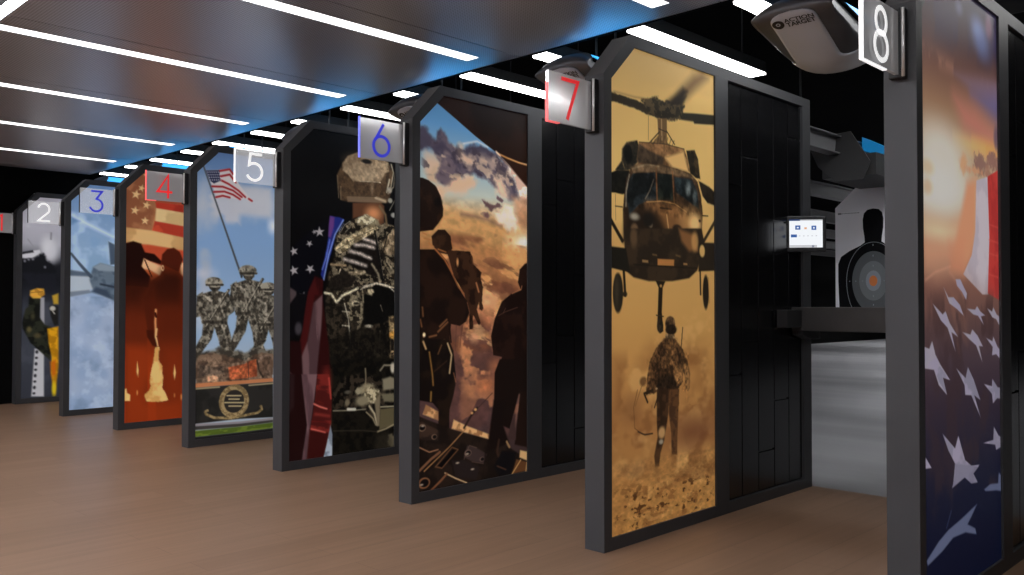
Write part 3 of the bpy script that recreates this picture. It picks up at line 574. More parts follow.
        ('p', ([(0.2825,0.9907),(0.4927,0.9755),(0.5354,1.0627),(0.5299,1.1721),(0.4941,1.241),(0.4223,1.1512),(0.41,1.053),(0.3399,1.0144)],(150,138,112)), {'s':0.0096,'a':0.7,'c2':(34,29,23),'fq':50,'seed':11,'lo':0.35,'hi':0.6}),
        ('l', ([(0.2486,0.9978),(0.2939,1.0051),(0.3344,1.0552),(0.3747,1.0141),(0.4332,0.992),(0.4927,0.9656)],0.0154,(206,196,166)), {'s':0.0077}),
        ('e', (0.4752,1.0608,0.0311,0.0158,(190,178,150)), {'s':0.0079}),
        ('e', (0.4812,1.0627,0.0215,0.008,(40,34,28)), {'s':0.0049}),
        ('l', ([(0.3924,1.0629),(0.4223,1.161),(0.4411,1.348)],0.0059,(186,180,160)), {'s':0.0049}),
        ('l', ([(0.3775,1.1117),(0.428,1.1159)],0.0078,(160,152,132)), {'s':0.0048}),
        ('l', ([(0.378,1.1995),(0.4285,1.2043)],0.0078,(160,152,132)), {'s':0.0049}),
        ('l', ([(0.3788,1.338),(0.4292,1.3436)],0.0078,(160,152,132)), {'s':0.0048}),
        ('p', ([(0.5388,1.0128),(0.6295,0.9394),(0.7791,0.9698),(0.7993,1.1364),(0.7034,1.1865),(0.5422,1.2042)],(13,12,11)), {'s':0.008}),
        ('l', ([(0.5168,0.9732),(0.541,0.9549),(0.6394,0.9312),(0.7277,0.9459),(0.7922,0.9902)],0.008,(206,196,176)), {'s':0.007}),
        ('l', ([(0.5289,0.975),(0.5354,1.0527)],0.008,(140,128,104)), {'s':0.007}),
        ('e', (0.5901,0.9873,0.0246,0.0201,(170,156,126)), {'s':0.01,'rag':0.006,'rf':50}),
        ('e', (0.5789,1.2078,0.027,0.01,(180,170,150)), {'s':0.007}),
        ('l', ([(0.6713,1.0726),(0.6879,1.1132)],0.0051,(120,110,96)), {}),
        ('l', ([(0.6684,1.2397),(0.6602,1.3658)],0.0051,(130,122,106)), {}),
        ('e', (0.6416,1.3954,0.0323,0.0403,(120,110,88)), {'s':0.01,'rag':0.0121,'rf':60,'c2':(40,34,28),'fq':50,'seed':4}),
        ('p', ([(0.7388,1.1492),(0.7954,1.1394),(0.8047,1.4842),(0.7302,1.4957),(0.7552,1.3693)],(160,136,98)), {'s':0.0102,'c2':(60,50,38),'fq':34,'seed':8}),
        ('e', (0.7676,1.2673,0.0232,0.0245,(206,150,70)), {'s':0.0103}),
        ('p', ([(0.7549,1.2977),(0.7806,1.2984),(0.7809,1.3703),(0.7552,1.3693)],(24,20,17)), {'s':0.0061}),
        ('p', ([(0.2616,1.2937),(0.5301,1.2119),(0.6534,1.2444),(0.7289,1.2154),(0.7431,1.5219),(0.2628,1.4952)],(15,13,11)), {'s':0.0192,'a':0.9,'c2':(30,26,20),'fq':44,'seed':12}),
        ('l', ([(0.667,1.4773),(0.7685,1.4671)],0.0061,(190,180,160)), {'s':0.0051}),
        ('t', (0.2452,0.8205,0.4381,1.5262,90,61,0.28), {'mx':200}),
        ('p', ([(0.276,1.3997),(0.8158,1.4229),(0.8165,1.583),(0.6466,1.55),(0.5505,1.4889),(0.3788,1.5231),(0.3026,1.6257),(0.3049,2.0267),(0.8187,2.0912),(0.8178,1.8687),(0.662,1.8758),(0.5654,1.7444),(0.3159,1.7231)],(12,11,9)), {'s':0.015,'c2':(24,21,16),'fq':40,'seed':13}),
        ('l', ([(0.5532,1.478),(0.5575,1.528),(0.5537,1.5887)],0.0088,(130,118,94)), {'s':0.0066}),
        ('e', (0.5714,1.6065,0.0598,0.0289,(150,138,110)), {'s':0.0155,'rag':0.0111,'rf':40}),
        ('e', (0.6085,1.6535,0.0659,0.049,(196,182,148)), {'s':0.0156,'rag':0.0156,'rf':40,'c2':(90,80,60),'fq':40,'seed':6}),
        ('e', (0.5313,1.6809,0.0537,0.0331,(130,120,96)), {'s':0.0154}),
        ('e', (0.4975,1.6179,0.0214,0.022,(150,140,114)), {'s':0.0088,'rag':0.0066,'rf':50}),
        ('e', (0.4161,1.6828,0.0183,0.0217,(110,100,80)), {'s':0.0087}),
        ('e', (0.4183,1.6178,0.0235,0.0109,(80,76,66)), {'s':0.0065}),
        ('l', ([(0.3133,1.725),(0.4452,1.7341),(0.5545,1.7357)],0.0075,(128,122,104)), {'s':0.0053}),
        ('l', ([(0.4215,1.7245),(0.4742,1.729)],0.0174,(190,186,170)), {'s':0.0054}),
        ('l', ([(0.5856,1.7184),(0.627,1.772),(0.648,1.8431)],0.0134,(190,176,144)), {'s':0.0078}),
        ('l', ([(0.5627,1.7552),(0.6134,1.7986),(0.637,1.842)],0.0089,(150,136,108)), {'s':0.0067}),
        ('p', ([(0.6266,1.6939),(0.672,1.6413),(0.6689,1.8541),(0.6481,1.852)],(120,108,86)), {'s':0.0089}),
        ('p', ([(0.6725,1.7446),(0.8057,1.7421),(0.8062,1.8539),(0.6648,1.8783)],(92,83,60)), {'s':0.0078}),
        ('l', ([(0.651,1.8881),(0.718,1.8758),(0.8061,1.847)],0.01,(160,146,114)), {'s':0.0068}),
        ('p', ([(0.6884,1.5525),(0.7518,1.5393),(0.8049,1.5572),(0.8051,1.6223),(0.6957,1.6261)],(130,122,100)), {'s':0.0112}),
        ('p', ([(0.6777,1.6473),(0.7808,1.6491),(0.8055,1.7079),(0.7031,1.6999)],(108,101,80)), {'s':0.0101}),
        ('l', ([(0.6753,1.7313),(0.7812,1.7355)],0.0079,(176,168,140)), {'s':0.0057}),
        ('l', ([(0.6714,1.4953),(0.702,1.4631),(0.7872,1.4673)],0.0101,(150,140,118)), {'s':0.0079}),
        ('e', (0.773,1.4836,0.02,0.0341,(190,180,160)), {'s':0.0091}),
        ('e', (0.7637,1.9597,0.0342,0.0385,(128,118,92)), {'s':0.0158,'rag':0.0114,'rf':50}),
        ('e', (0.7043,1.97,0.0843,0.0675,(44,39,31)), {'s':0.0337,'a':0.7}),
        ('l', ([(0.3166,1.8495),(0.539,1.8689),(0.6482,1.8878)],0.0064,(52,46,38)), {'s':0.0054}),
        ('p', ([(0.4502,0.4272),(0.6677,0.4044),(0.6981,0.4291),(0.6964,0.5381),(0.6628,0.5539),(0.5524,0.4944),(0.4508,0.5283)],(88,56,38)), {'s':0.0088}),
        ('e', (0.6125,0.4827,0.0551,0.0413,(196,132,88)), {'s':0.0359}),
        ('p', ([(0.4773,0.5264),(0.5524,0.4899),(0.6515,0.5231),(0.6628,0.5539),(0.4882,0.5654)],(206,196,166)), {'s':0.0088,'c2':(130,118,92),'fq':50,'seed':5}),
        ('l', ([(0.6622,0.432),(0.7074,0.4829),(0.719,0.5502)],0.0162,(110,90,66)), {'s':0.009}),
        ('p', ([(0.3316,0.2638),(0.3755,0.1805),(0.4118,0.1386),(0.4858,0.1048),(0.6051,0.0935),(0.7057,0.1174),(0.7457,0.1601),(0.7722,0.203),(0.7544,0.3239),(0.7274,0.4039),(0.6288,0.4095),(0.4134,0.4241),(0.3613,0.4172),(0.3402,0.3366)],(82,63,45)), {'s':0.0078,'c2':(64,49,36),'fq':40,'seed':3}),
        ('p', ([(0.3724,0.1853),(0.4118,0.1368),(0.4964,0.0999),(0.6273,0.0997),(0.7308,0.1418),(0.7379,0.1976),(0.7005,0.2153),(0.686,0.2441),(0.6615,0.2802),(0.5082,0.2911),(0.4548,0.292),(0.4124,0.2525),(0.3727,0.2306)],(158,136,108)), {'s':0.007,'c2':(124,104,82),'fq':30,'seed':7}),
        ('e', (0.5619,0.2258,0.098,0.0447,(172,150,122)), {'s':0.0446,'a':0.6}),
        ('e', (0.4541,0.1581,0.0636,0.0352,(110,92,72)), {'s':0.0441,'a':0.6}),
        ('l', ([(0.506,0.2869),(0.5841,0.2807),(0.6671,0.2778)],0.0053,(206,190,164)), {'s':0.0035}),
        ('l', ([(0.4654,0.2936),(0.6504,0.2813)],0.0088,(60,45,32)), {'s':0.007,'a':0.7}),
        ('p', ([(0.4006,0.385),(0.6286,0.3699),(0.716,0.384),(0.7116,0.408),(0.4134,0.4241)],(112,92,72)), {'s':0.007}),
        ('l', ([(0.6286,0.3807),(0.707,0.3966)],0.0144,(176,156,126)), {'s':0.0081}),
        ('l', ([(0.4027,0.3874),(0.6286,0.3717)],0.0043,(60,46,33)), {}),
        ('e', (0.6007,0.3203,0.0109,0.0394,(120,100,78)), {'s':0.0107}),
        ('e', (0.5561,0.1532,0.0391,0.0143,(24,21,19)), {'s':0.0062}),
        ('l', ([(0.7536,0.1501),(0.7722,0.203),(0.7464,0.3247)],0.0082,(176,166,142)), {'s':0.0064}),
        ('l', ([(0.786,0.2015),(0.7749,0.2945),(0.7294,0.3445)],0.0055,(176,166,142)), {'s':0.0064}),
        ('l', ([(0.7404,0.2522),(0.718,0.3364)],0.0109,(176,166,142)), {'s':0.0063}),
        ('e', (0.7407,0.3206,0.0205,0.02,(150,142,126)), {'s':0.0073}),
        ('e', (0.7467,0.3886,0.0182,0.0164,(150,146,132)), {'s':0.0073}),
        ('e', (0.7757,0.4824,0.023,0.0165,(150,148,140)), {'s':0.0073}),
        ('l', ([(0.7925,0.3709),(0.7413,0.453)],0.0056,(120,116,104)), {}),
        ('l', ([(0.3347,0.2678),(0.3457,0.4056)],0.0043,(120,104,82)), {'s':0.0052}),
        ('l', ([(0.3608,0.3346),(0.3612,0.4129)],0.0052,(130,112,88)), {'s':0.0052}),
        ('t', (0.3184,0.7869,0.1136,0.4035,60,62,0.14), {'mx':220}),
        ('p', ([(-0.0015,0.7495),(0.043,0.709),(0.0905,0.6648),(0.1629,0.6079),(0.2244,0.5614),(0.2896,0.5386),(0.2815,0.6703),(0.2287,0.8649),(0.177,0.9086),(0.1312,0.999),(0.081,1.0568),(-0.0023,0.9745)],(9,9,14)), {'s':0.0072}),
        ('p', ([(0.0556,0.7354),(0.0425,0.7521),(0.0544,0.7685),(0.0328,0.7634),(0.0183,0.779),(0.018,0.7593),(-0.0026,0.7526),(0.0185,0.7455),(0.0202,0.7257),(0.0336,0.741)],(160,154,156)), {'s':0.0052}),
        ('p', ([(0.1599,0.7064),(0.1427,0.708),(0.1369,0.7222),(0.1307,0.7087),(0.1137,0.7089),(0.1269,0.699),(0.1222,0.685),(0.1365,0.6923),(0.1508,0.6833),(0.1463,0.6979)],(160,154,156)), {'s':0.0053}),
        ('p', ([(0.2311,0.6498),(0.2083,0.6397),(0.1874,0.6543),(0.1929,0.632),(0.1716,0.6203),(0.1975,0.6166),(0.2052,0.5946),(0.2158,0.6146),(0.2422,0.6128),(0.2225,0.6289)],(160,154,156)), {'s':0.0054}),
        ('p', ([(0.0593,0.8491),(0.0448,0.8674),(0.0579,0.8858),(0.034,0.8798),(0.0179,0.8968),(0.0176,0.875),(-0.0054,0.8672),(0.0181,0.8596),(0.02,0.8378),(0.0349,0.8549)],(160,154,156)), {'s':0.0052}),
        ('p', ([(0.1747,0.8639),(0.1505,0.8647),(0.1415,0.8842),(0.1337,0.8647),(0.1099,0.8637),(0.129,0.8509),(0.1233,0.8309),(0.1429,0.8423),(0.1634,0.8308),(0.1562,0.8509)],(160,154,156)), {'s':0.0053}),
        ('p', ([(0.1837,0.6354),(0.1728,0.6339),(0.1662,0.6421),(0.1652,0.6325),(0.1545,0.6301),(0.1648,0.6257),(0.1648,0.616),(0.1722,0.6229),(0.1829,0.6193),(0.1771,0.628)],(160,154,156)), {'s':0.0053}),
        ('p', ([(0.124,1.0156),(0.1053,1.0228),(0.1056,1.0405),(0.092,1.0273),(0.0729,1.033),(0.0831,1.0177),(0.071,1.0036),(0.0907,1.0073),(0.1025,0.9928),(0.1045,1.0104)],(160,154,156)), {'s':0.0052}),
        ('p', ([(0.2845,0.5239),(0.3509,0.5256),(0.3872,0.5382),(0.3284,0.6245),(0.2909,0.7557),(0.2586,0.8427),(0.2365,0.9201),(0.2164,0.8865),(0.2506,0.7596),(0.2726,0.6493)],(44,60,156)), {'s':0.0064,'c2':(30,40,112),'fq':20,'seed':3}),
        ('p', ([(0.282,0.5241),(0.315,0.5282),(0.3103,0.5878),(0.2878,0.6592),(0.2701,0.6494),(0.2747,0.574)],(96,58,120)), {'s':0.0086}),
        ('l', ([(0.3795,0.5431),(0.3195,0.6358),(0.2733,0.7672),(0.239,0.9179)],0.0076,(142,166,226)), {'s':0.0076}),
        ('l', ([(0.2815,0.6703),(0.257,0.7786),(0.2287,0.8543)],0.0065,(110,130,210)), {'s':0.0085}),
        ('p', ([(0.177,0.896),(0.2365,0.918),(0.2296,1.0139),(0.2128,1.5226),(0.12,1.5171),(0.0934,1.1194),(0.1288,0.9937)],(62,17,17)), {'s':0.0085,'c2':(42,11,12),'fq':14,'seed':5,'st':3,'rot':1.5}),
        ('p', ([(-0.0024,0.9622),(0.0472,0.9925),(0.0597,1.0777),(0.0339,1.1191),(-0.0012,1.1395)],(76,64,66)), {'s':0.0093}),
        ('p', ([(-0.0063,1.0782),(0.0569,1.0034),(0.1271,1.0027),(0.0958,1.2004),(0.0478,1.2556),(-0.0049,1.2821)],(12,10,13)), {'s':0.0084}),
        ('e', (0.0636,1.2139,0.0236,0.0374,(60,55,60)), {'s':0.0112}),
        ('p', ([(0.171,1.0117),(0.23,1.0112),(0.2792,1.3287),(0.2943,1.5699),(0.0604,1.5547),(0.0694,1.2936)],(42,12,12)), {'s':0.0067}),
        ('p', ([(0.1271,1.0121),(0.1743,1.0117),(0.1288,1.2765),(0.0896,1.4254),(0.0718,1.3217),(0.0905,1.2285)],(62,17,17)), {'s':0.0076}),
        ('p', ([(0.168,1.0593),(0.23,1.0112),(0.2284,1.1261),(0.2223,1.2217),(0.2033,1.3928),(0.1866,1.5629),(0.0926,1.5568),(0.0829,1.3877),(0.1289,1.2859),(0.15,1.1635)],(104,78,80)), {'s':0.0085,'c2':(74,52,55),'fq':14,'seed':4,'st':5,'rot':1.5}),
        ('e', (0.2635,1.5344,0.0226,0.0575,(140,46,38)), {'s':0.0384,'a':0.8}),
        ('p', ([(-0.0049,1.2821),(0.0802,1.2939),(0.0919,1.4349),(0.098,1.5571),(-0.0031,1.5505)],(32,11,11)), {'s':0.0092}),
        ('p', ([(-0.0038,1.458),(0.0281,1.4875),(0.0444,1.5536),(-0.0031,1.5505)],(70,48,50)), {'s':0.0092}),
        ('p', ([(-0.0078,1.4817),(0.0922,1.4873),(0.1288,1.7951),(0.0934,2.0159),(-0.0043,2.0034)],(30,11,11)), {'s':0.0064}),
        ('p', ([(-0.0078,1.4817),(0.0387,1.4843),(0.0346,1.6745),(-0.002,1.727)],(40,24,25)), {'s':0.0111}),
        ('p', ([(0.0857,1.4869),(0.195,1.4931),(0.1761,1.6483),(0.1528,1.788),(0.1259,2.02),(0.0891,2.0153),(0.1266,1.7949),(0.1039,1.6334)],(112,84,87)), {'s':0.0056,'c2':(84,60,64),'fq':14,'seed':6,'st':5,'rot':1.5}),
        ('p', ([(0.1972,1.4932),(0.2825,1.4979),(0.3016,1.6483),(0.299,1.7924),(0.2694,1.9618),(0.2471,2.0069),(0.1259,2.02),(0.1507,1.8066),(0.1762,1.6672)],(112,36,31)), {'s':0.0057,'c2':(70,22,20),'fq':18,'seed':7,'rot':0.2,'st':2.5}),
        ('p', ([(0.1442,1.8248),(0.2823,1.8579),(0.266,1.9614),(0.2472,2.0164),(0.1259,2.02)],(54,16,14)), {'s':0.0113}),
        ('l', ([(0.1751,1.6719),(0.214,1.6912),(0.2656,1.7088)],0.0085,(222,118,104)), {'s':0.0076}),
        ('l', ([(0.1573,1.8214),(0.1926,1.8316),(0.2541,1.8512)],0.0085,(206,98,86)), {'s':0.0076}),
        ('l', ([(0.1865,1.7344),(0.2817,1.7543)],0.0152,(150,56,48)), {'s':0.0133,'a':0.7}),
        ('l', ([(0.2804,1.5219),(0.2947,1.6478)],0.0077,(196,76,64)), {'s':0.0087}),
        ('l', ([(0.1592,1.7744),(0.2706,1.7916)],0.0047,(96,26,24)), {'s':0.0047}),
        ('p', ([(0.2934,1.8111),(0.3074,1.8702),(0.306,2.0142),(0.2405,2.0156),(0.2669,1.9233)],(168,178,190)), {'s':0.0058,'c2':(120,130,144),'fq':20,'seed':3}),
    ],
    6: [   # 
        ('g', ([(-0.0694,(70,120,165)),(0.1436,(96,150,198)),(0.3297,(150,180,196)),(0.489,(190,196,184)),(0.5685,(206,176,134)),(0.648,(206,158,100)),(0.7804,(184,128,80)),(0.992,(150,96,64)),(1.2033,(116,74,58)),(1.4668,(80,56,54)),(1.7299,(72,54,54)),(2.0972,(40,30,26))],), {}),
        ('n', ((206,172,140),-0.0017,0.8001,0.2858,0.5069,7,31,0.42,0.66), {'a':0.9,'st':1.8,'rot':0.3,'fade':0.08}),
        ('p', ([(-0.0046,0.1952),(0.0463,0.1946),(0.0778,0.2124),(0.1057,0.2232),(0.1184,0.1843),(0.1415,0.1741),(0.1609,0.188),(0.2068,0.2291),(0.2439,0.2461),(0.3412,0.2213),(0.4175,0.2009),(0.4814,0.2213),(0.5539,0.2662),(0.6581,0.3279),(0.7191,0.4067),(0.7734,0.4876),(0.5985,0.4657),(0.5251,0.4257),(0.4746,0.3894),(0.383,0.3684),(0.2738,0.4103),(0.1683,0.4851),(0.0911,0.4098),(0.1421,0.3652),(0.1162,0.3145),(0.028,0.2935),(-0.0042,0.2861)],(74,66,82)), {'s':0.0153,'rag':0.0249,'rf':14,'c2':(104,90,100),'fq':10,'seed':3,'a':0.96}),
        ('n', ((214,184,160),-0.0019,0.7192,0.2379,0.4494,9,35,0.55,0.8), {'a':0.6,'st':1.5,'rot':0.3,'fade':0.06}),
        ('n', ((66,58,76),-0.0021,0.7811,0.2044,0.3143,7,36,0.55,0.8), {'a':0.7,'st':1.5,'rot':0.3,'fade':0.06}),
        ('p', ([(0.2266,0.2463),(0.2868,0.2485),(0.3276,0.2786),(0.4389,0.3161),(0.4108,0.3347),(0.3278,0.3441),(0.2534,0.2977)],(226,192,164)), {'s':0.0259,'rag':0.0199,'rf':22,'a':0.9}),
        ('n', ((230,198,166),0.0278,0.7812,0.2627,0.4438,20,37,0.56,0.8), {'a':0.65,'st':1.3,'rot':0.4,'fade':0.05}),
        ('n', ((58,50,62),-0.0045,0.7192,0.2191,0.4281,22,38,0.58,0.8), {'a':0.7,'st':1.3,'rot':0.4,'fade':0.05}),
        ('n', ((240,206,160),0.1037,0.7969,0.3696,0.4639,26,39,0.6,0.8), {'a':0.6,'st':1.4,'rot':0.3,'fade':0.04}),
        ('l', ([(0.3003,0.2267),(0.3965,0.2017),(0.4743,0.2222)],0.0081,(236,226,220)), {'s':0.0091,'a':0.8}),
        ('p', ([(0.085,0.4784),(0.1553,0.4618),(0.3416,0.388),(0.404,0.4069),(0.3418,0.4638),(0.1815,0.5183),(0.1042,0.5252)],(226,186,152)), {'s':0.029,'rag':0.0194,'rf':16}),
        ('p', ([(0.5105,0.3649),(0.5835,0.3885),(0.6283,0.4788),(0.5397,0.4659)],(232,200,170)), {'s':0.027,'rag':0.0166,'rf':18}),
        ('p', ([(0.6355,0.3092),(0.7968,0.3991),(0.8,0.4853),(0.7192,0.4708),(0.6733,0.3793)],(216,180,160)), {'s':0.0212,'rag':0.0148,'rf':24,'c2':(250,240,225),'fq':24,'seed':6}),
        ('n', ((196,204,196),0.1552,0.5252,0.4422,0.5295,5,33,0.4,0.7), {'a':0.7,'st':2.5,'rot':0.2,'fade':0.06}),
        ('p', ([(-0.0381,0.5366),(0.2753,0.5814),(0.4251,0.6162),(0.5822,0.648),(0.7965,0.7079),(0.7965,0.796),(0.5823,0.7572),(0.2756,0.6902),(-0.0377,0.6314)],(206,154,98)), {'s':0.0431,'a':0.8}),
        ('p', ([(0.5289,0.5712),(0.5954,0.5328),(0.6634,0.5418),(0.7258,0.6388),(0.6911,0.6652),(0.6362,0.6637),(0.5554,0.6213)],(250,232,210)), {'s':0.0245,'rag':0.017,'rf':24}),
        ('p', ([(0.6633,0.4744),(0.7963,0.4725),(0.7964,0.6686),(0.7258,0.6388),(0.691,0.5493)],(188,132,96)), {'s':0.0289,'a':0.85,'c2':(214,160,120),'fq':12,'seed':8}),
        ('e', (0.7638,0.7388,0.113,0.0683,(255,236,190)), {'s':0.0683,'a':0.85}),
        ('e', (0.7723,0.7306,0.0566,0.0332,(255,253,246)), {'s':0.0332}),
        ('p', ([(0.4313,0.5089),(0.5025,0.531),(0.5659,0.521),(0.582,0.5339),(0.5026,0.562),(0.4635,0.5435)],(104,78,78)), {'s':0.0074,'rag':0.0074,'rf':40}),
        ('p', ([(0.5486,0.4798),(0.5954,0.4995),(0.582,0.5102),(0.5446,0.4944)],(110,84,88)), {'s':0.0075,'rag':0.0057,'rf':40}),
        ('l', ([(0.2875,0.5986),(0.3744,0.6014),(0.4766,0.6145),(0.5755,0.6418)],0.0146,(130,92,82)), {'s':0.0182,'a':0.7}),
        ('e', (0.4636,0.5902,0.0284,0.0112,(110,80,80)), {'s':0.0094,'rag':0.0056,'rf':40}),
        ('e', (0.5357,0.6953,0.0106,0.0095,(180,128,86)), {'s':0.0075,'a':0.8}),
        ('e', (0.6499,0.7137,0.0109,0.0096,(180,128,86)), {'s':0.0076,'a':0.8}),
        ('e', (0.6981,0.7662,0.0111,0.0097,(180,128,86)), {'s':0.0077,'a':0.8}),
        ('n', ((122,74,52),0.1116,0.8241,0.681,1.336,11,41,0.42,0.68), {'a':0.8,'st':3.0,'rot':0.25,'fade':0.05}),
        ('n', ((226,164,102),0.1117,0.824,0.7217,1.2966,14,42,0.48,0.74), {'a':0.9,'st':2.4,'rot':0.25,'fade':0.05}),
        ('n', ((112,70,52),0.112,0.8241,0.7927,1.336,18,45,0.56,0.78), {'a':0.7,'st':2.4,'rot':0.2,'fade':0.05}),
        ('n', ((240,188,126),0.276,0.8241,0.8477,1.336,22,46,0.6,0.8), {'a':0.75,'st':2.0,'rot':0.2,'fade':0.05}),
        ('n', ((206,138,92),0.2417,0.8079,1.0455,1.7167,11,43,0.54,0.7), {'a':0.9,'st':1.2,'fade':0.07}),
        ('n', ((96,62,56),0.1399,0.808,1.1476,1.8286,6,44,0.45,0.75), {'a':0.6,'st':1.2,'fade':0.08}),
        ('e', (0.471,1.0422,0.044,0.0372,(226,170,122)), {'s':0.0373,'rag':0.0093,'rf':26}),
        ('e', (0.5232,1.0513,0.0289,0.0376,(214,156,110)), {'s':0.032,'rag':0.0075,'rf':26}),
        ('e', (0.439,1.1072,0.064,0.024,(196,132,92)), {'s':0.0315,'rag':0.0074,'rf':26}),
        ('e', (0.4907,1.1541,0.0338,0.028,(190,120,84)), {'s':0.0318}),
        ('e', (0.3822,1.2399,0.0277,0.0275,(204,146,108)), {'s':0.0239,'rag':0.0055,'rf':26}),
        ('e', (0.4734,1.4937,0.0621,0.0379,(196,120,78)), {'s':0.049,'rag':0.009,'rf':22}),
        ('e', (0.5358,1.402,0.0411,0.0338,(170,106,74)), {'s':0.045}),
        ('t', (-0.0194,0.8244,0.5003,1.8304,36,47,0.09), {'st':1.5,'rot':0.2}),
        ('p', ([(0.1409,-0.0074),(0.8123,-0.0258),(0.8125,0.2804),(0.719,0.2762),(0.628,0.2625),(0.5539,0.2454),(0.5247,0.2365),(0.4529,0.2065),(0.3825,0.175),(0.2462,0.1062),(0.1153,0.042)],(24,13,9)), {'s':0.0039,'c2':(34,18,12),'fq':4,'seed':2}),
        ('p', ([(0.5539,0.2454),(0.628,0.2625),(0.719,0.2783),(0.8125,0.287),(0.8126,0.4192),(0.7812,0.406),(0.7191,0.3618),(0.643,0.3031)],(42,22,14)), {'s':0.0053}),
        ('l', ([(0.5466,0.2463),(0.628,0.2636),(0.719,0.2783),(0.8046,0.2857)],0.0073,(232,162,92)), {'s':0.0073}),
        ('l', ([(0.5393,0.2388),(0.5686,0.2592)],0.0094,(250,220,190)), {'s':0.0063}),
        ('l', ([(0.5613,0.2601),(0.6581,0.3173),(0.7812,0.406)],0.0052,(120,76,56)), {'s':0.0063,'a':0.7}),
        ('p', ([(-0.0052,0.4355),(0.0217,0.4345),(0.0614,0.4426),(0.1074,0.4662),(0.1425,0.5161),(0.1603,0.5787),(0.158,0.6198),(0.1278,0.6574),(0.0932,0.6923),(-0.0042,0.707)],(30,19,15)), {'s':0.0035,'c2':(44,28,20),'fq':14,'seed':3}),
        ('e', (0.1251,0.5487,0.0256,0.0231,(16,11,10)), {'s':0.0088}),
        ('l', ([(0.1132,0.4745),(0.1437,0.5249),(0.1579,0.5815)],0.0036,(70,44,30)), {'s':0.0044}),
        ('l', ([(0.158,0.6216),(0.1255,0.6771)],0.0044,(190,130,76)), {'s':0.0044,'a':0.7}),
        ('p', ([(0.0818,0.7238),(0.1255,0.6886),(0.1724,0.6857),(0.2105,0.7165),(0.2238,0.7787),(0.1988,0.8111),(0.1259,0.8053),(0.0888,0.7674)],(38,24,17)), {'s':0.0035,'c2':(56,36,24),'fq':20,'seed':5}),
        ('l', ([(0.0227,0.7097),(0.051,0.7185)],0.0052,(176,112,62)), {'s':0.0052}),
        ('l', ([(0.0341,0.737),(0.0819,0.7431)],0.0053,(176,112,62)), {'s':0.0053}),
        ('l', ([(0.0625,0.7599),(0.0969,0.7758)],0.0052,(176,112,62)), {'s':0.0052}),
        ('l', ([(0.1259,0.7876),(0.1786,0.8004)],0.0053,(176,112,62)), {'s':0.0053}),
        ('l', ([(0.2177,0.743),(0.2274,0.7785)],0.0054,(176,112,62)), {'s':0.0054}),
        ('p', ([(0.1846,0.7983),(0.2588,0.7906),(0.3423,0.7896),(0.3611,0.809),(0.3738,0.859),(0.399,0.8904),(0.2326,0.8951)],(36,22,15)), {'s':0.0036,'rag':0.0027,'rf':50,'c2':(70,44,28),'fq':26,'seed':5}),
        ('e', (0.2541,0.8404,0.0073,0.0216,(214,160,104)), {'s':0.0054}),
        ('e', (0.3362,0.8328,0.0124,0.0146,(200,146,92)), {'s':0.0064}),
        ('p', ([(0.1845,0.7894),(0.2588,0.7906),(0.3486,0.7893),(0.3675,0.8546),(0.4117,0.8855),(0.4309,0.8988),(0.4245,0.9267),(0.4413,0.9774),(0.4338,1.0562),(0.4466,1.0887),(0.4339,1.1044),(0.416,1.0932),(0.4134,1.0563),(0.3957,1.0931),(0.4251,1.1672),(0.4124,1.1799),(0.3706,1.1251),(0.3683,1.1984),(0.3434,1.2006),(0.3406,1.093),(0.3058,1.0112),(0.2326,0.9221)],(34,20,14)), {'s':0.0036,'rag':0.0018,'rf':60,'c2':(58,36,24),'fq':22,'seed':7}),
        ('e', (0.259,0.8493,0.0073,0.0198,(206,146,90)), {'s':0.0055}),
        ('l', ([(0.3929,0.9551),(0.4107,1.0009)],0.0083,(196,130,84)), {'s':0.0064}),
        ('l', ([(0.3675,0.8546),(0.3523,0.8093)],0.0046,(90,58,38)), {}),
        ('p', ([(-0.0038,0.7945),(0.1085,0.7893),(0.1434,0.809),(0.1847,0.8447),(0.2326,0.9221),(0.2911,1.0113),(0.3331,1.0565),(0.3469,1.1131),(0.3259,1.1548),(0.2757,1.1804),(0.2154,1.1686),(0.2049,1.2354),(0.217,1.3072),(-0.0019,1.2991)],(24,15,12)), {'s':0.0035,'c2':(36,22,16),'fq':8,'seed':4}),
        ('l', ([(0.1096,0.791),(0.1705,0.839),(0.223,0.9089)],0.0079,(190,112,62)), {'s':0.0071}),
        ('l', ([(0.223,0.9133),(0.2666,0.98),(0.3033,1.0112)],0.0063,(150,92,56)), {'s':0.0054}),
        ('l', ([(0.3281,1.0565),(0.3456,1.1131),(0.321,1.1548)],0.0036,(130,84,56)), {'s':0.0046}),
        ('l', ([(0.1388,1.1807),(0.1856,1.1459)],0.007,(150,100,62)), {'s':0.007,'a':0.9}),
        ('l', ([(0.1273,1.207),(0.1916,1.1594)],0.0071,(150,100,62)), {'s':0.0071,'a':0.9}),
        ('l', ([(0.0241,1.0833),(0.0287,1.1268)],0.0069,(150,100,62)), {'s':0.0069,'a':0.9}),
        ('l', ([(0.0109,1.1439),(0.02,1.1787)],0.0069,(150,100,62)), {'s':0.0069,'a':0.9}),
        ('l', ([(0.0699,1.2319),(0.1157,1.2243)],0.007,(150,100,62)), {'s':0.007,'a':0.9}),
        ('l', ([(0.0358,1.2137),(0.0314,1.2309)],0.007,(150,100,62)), {'s':0.007,'a':0.9}),
        ('l', ([(0.1695,1.2567),(0.2039,1.3067)],0.0159,(226,194,146)), {'s':0.0071}),
        ('l', ([(0.0269,1.2482),(0.0384,1.2988)],0.0087,(206,178,130)), {'s':0.0069}),
        ('e', (0.0358,1.2206,0.0091,0.0104,(240,216,170)), {'s':0.0052}),
        ('l', ([(0.2514,1.1737),(0.2458,1.3064)],0.0023,(80,52,46)), {}),
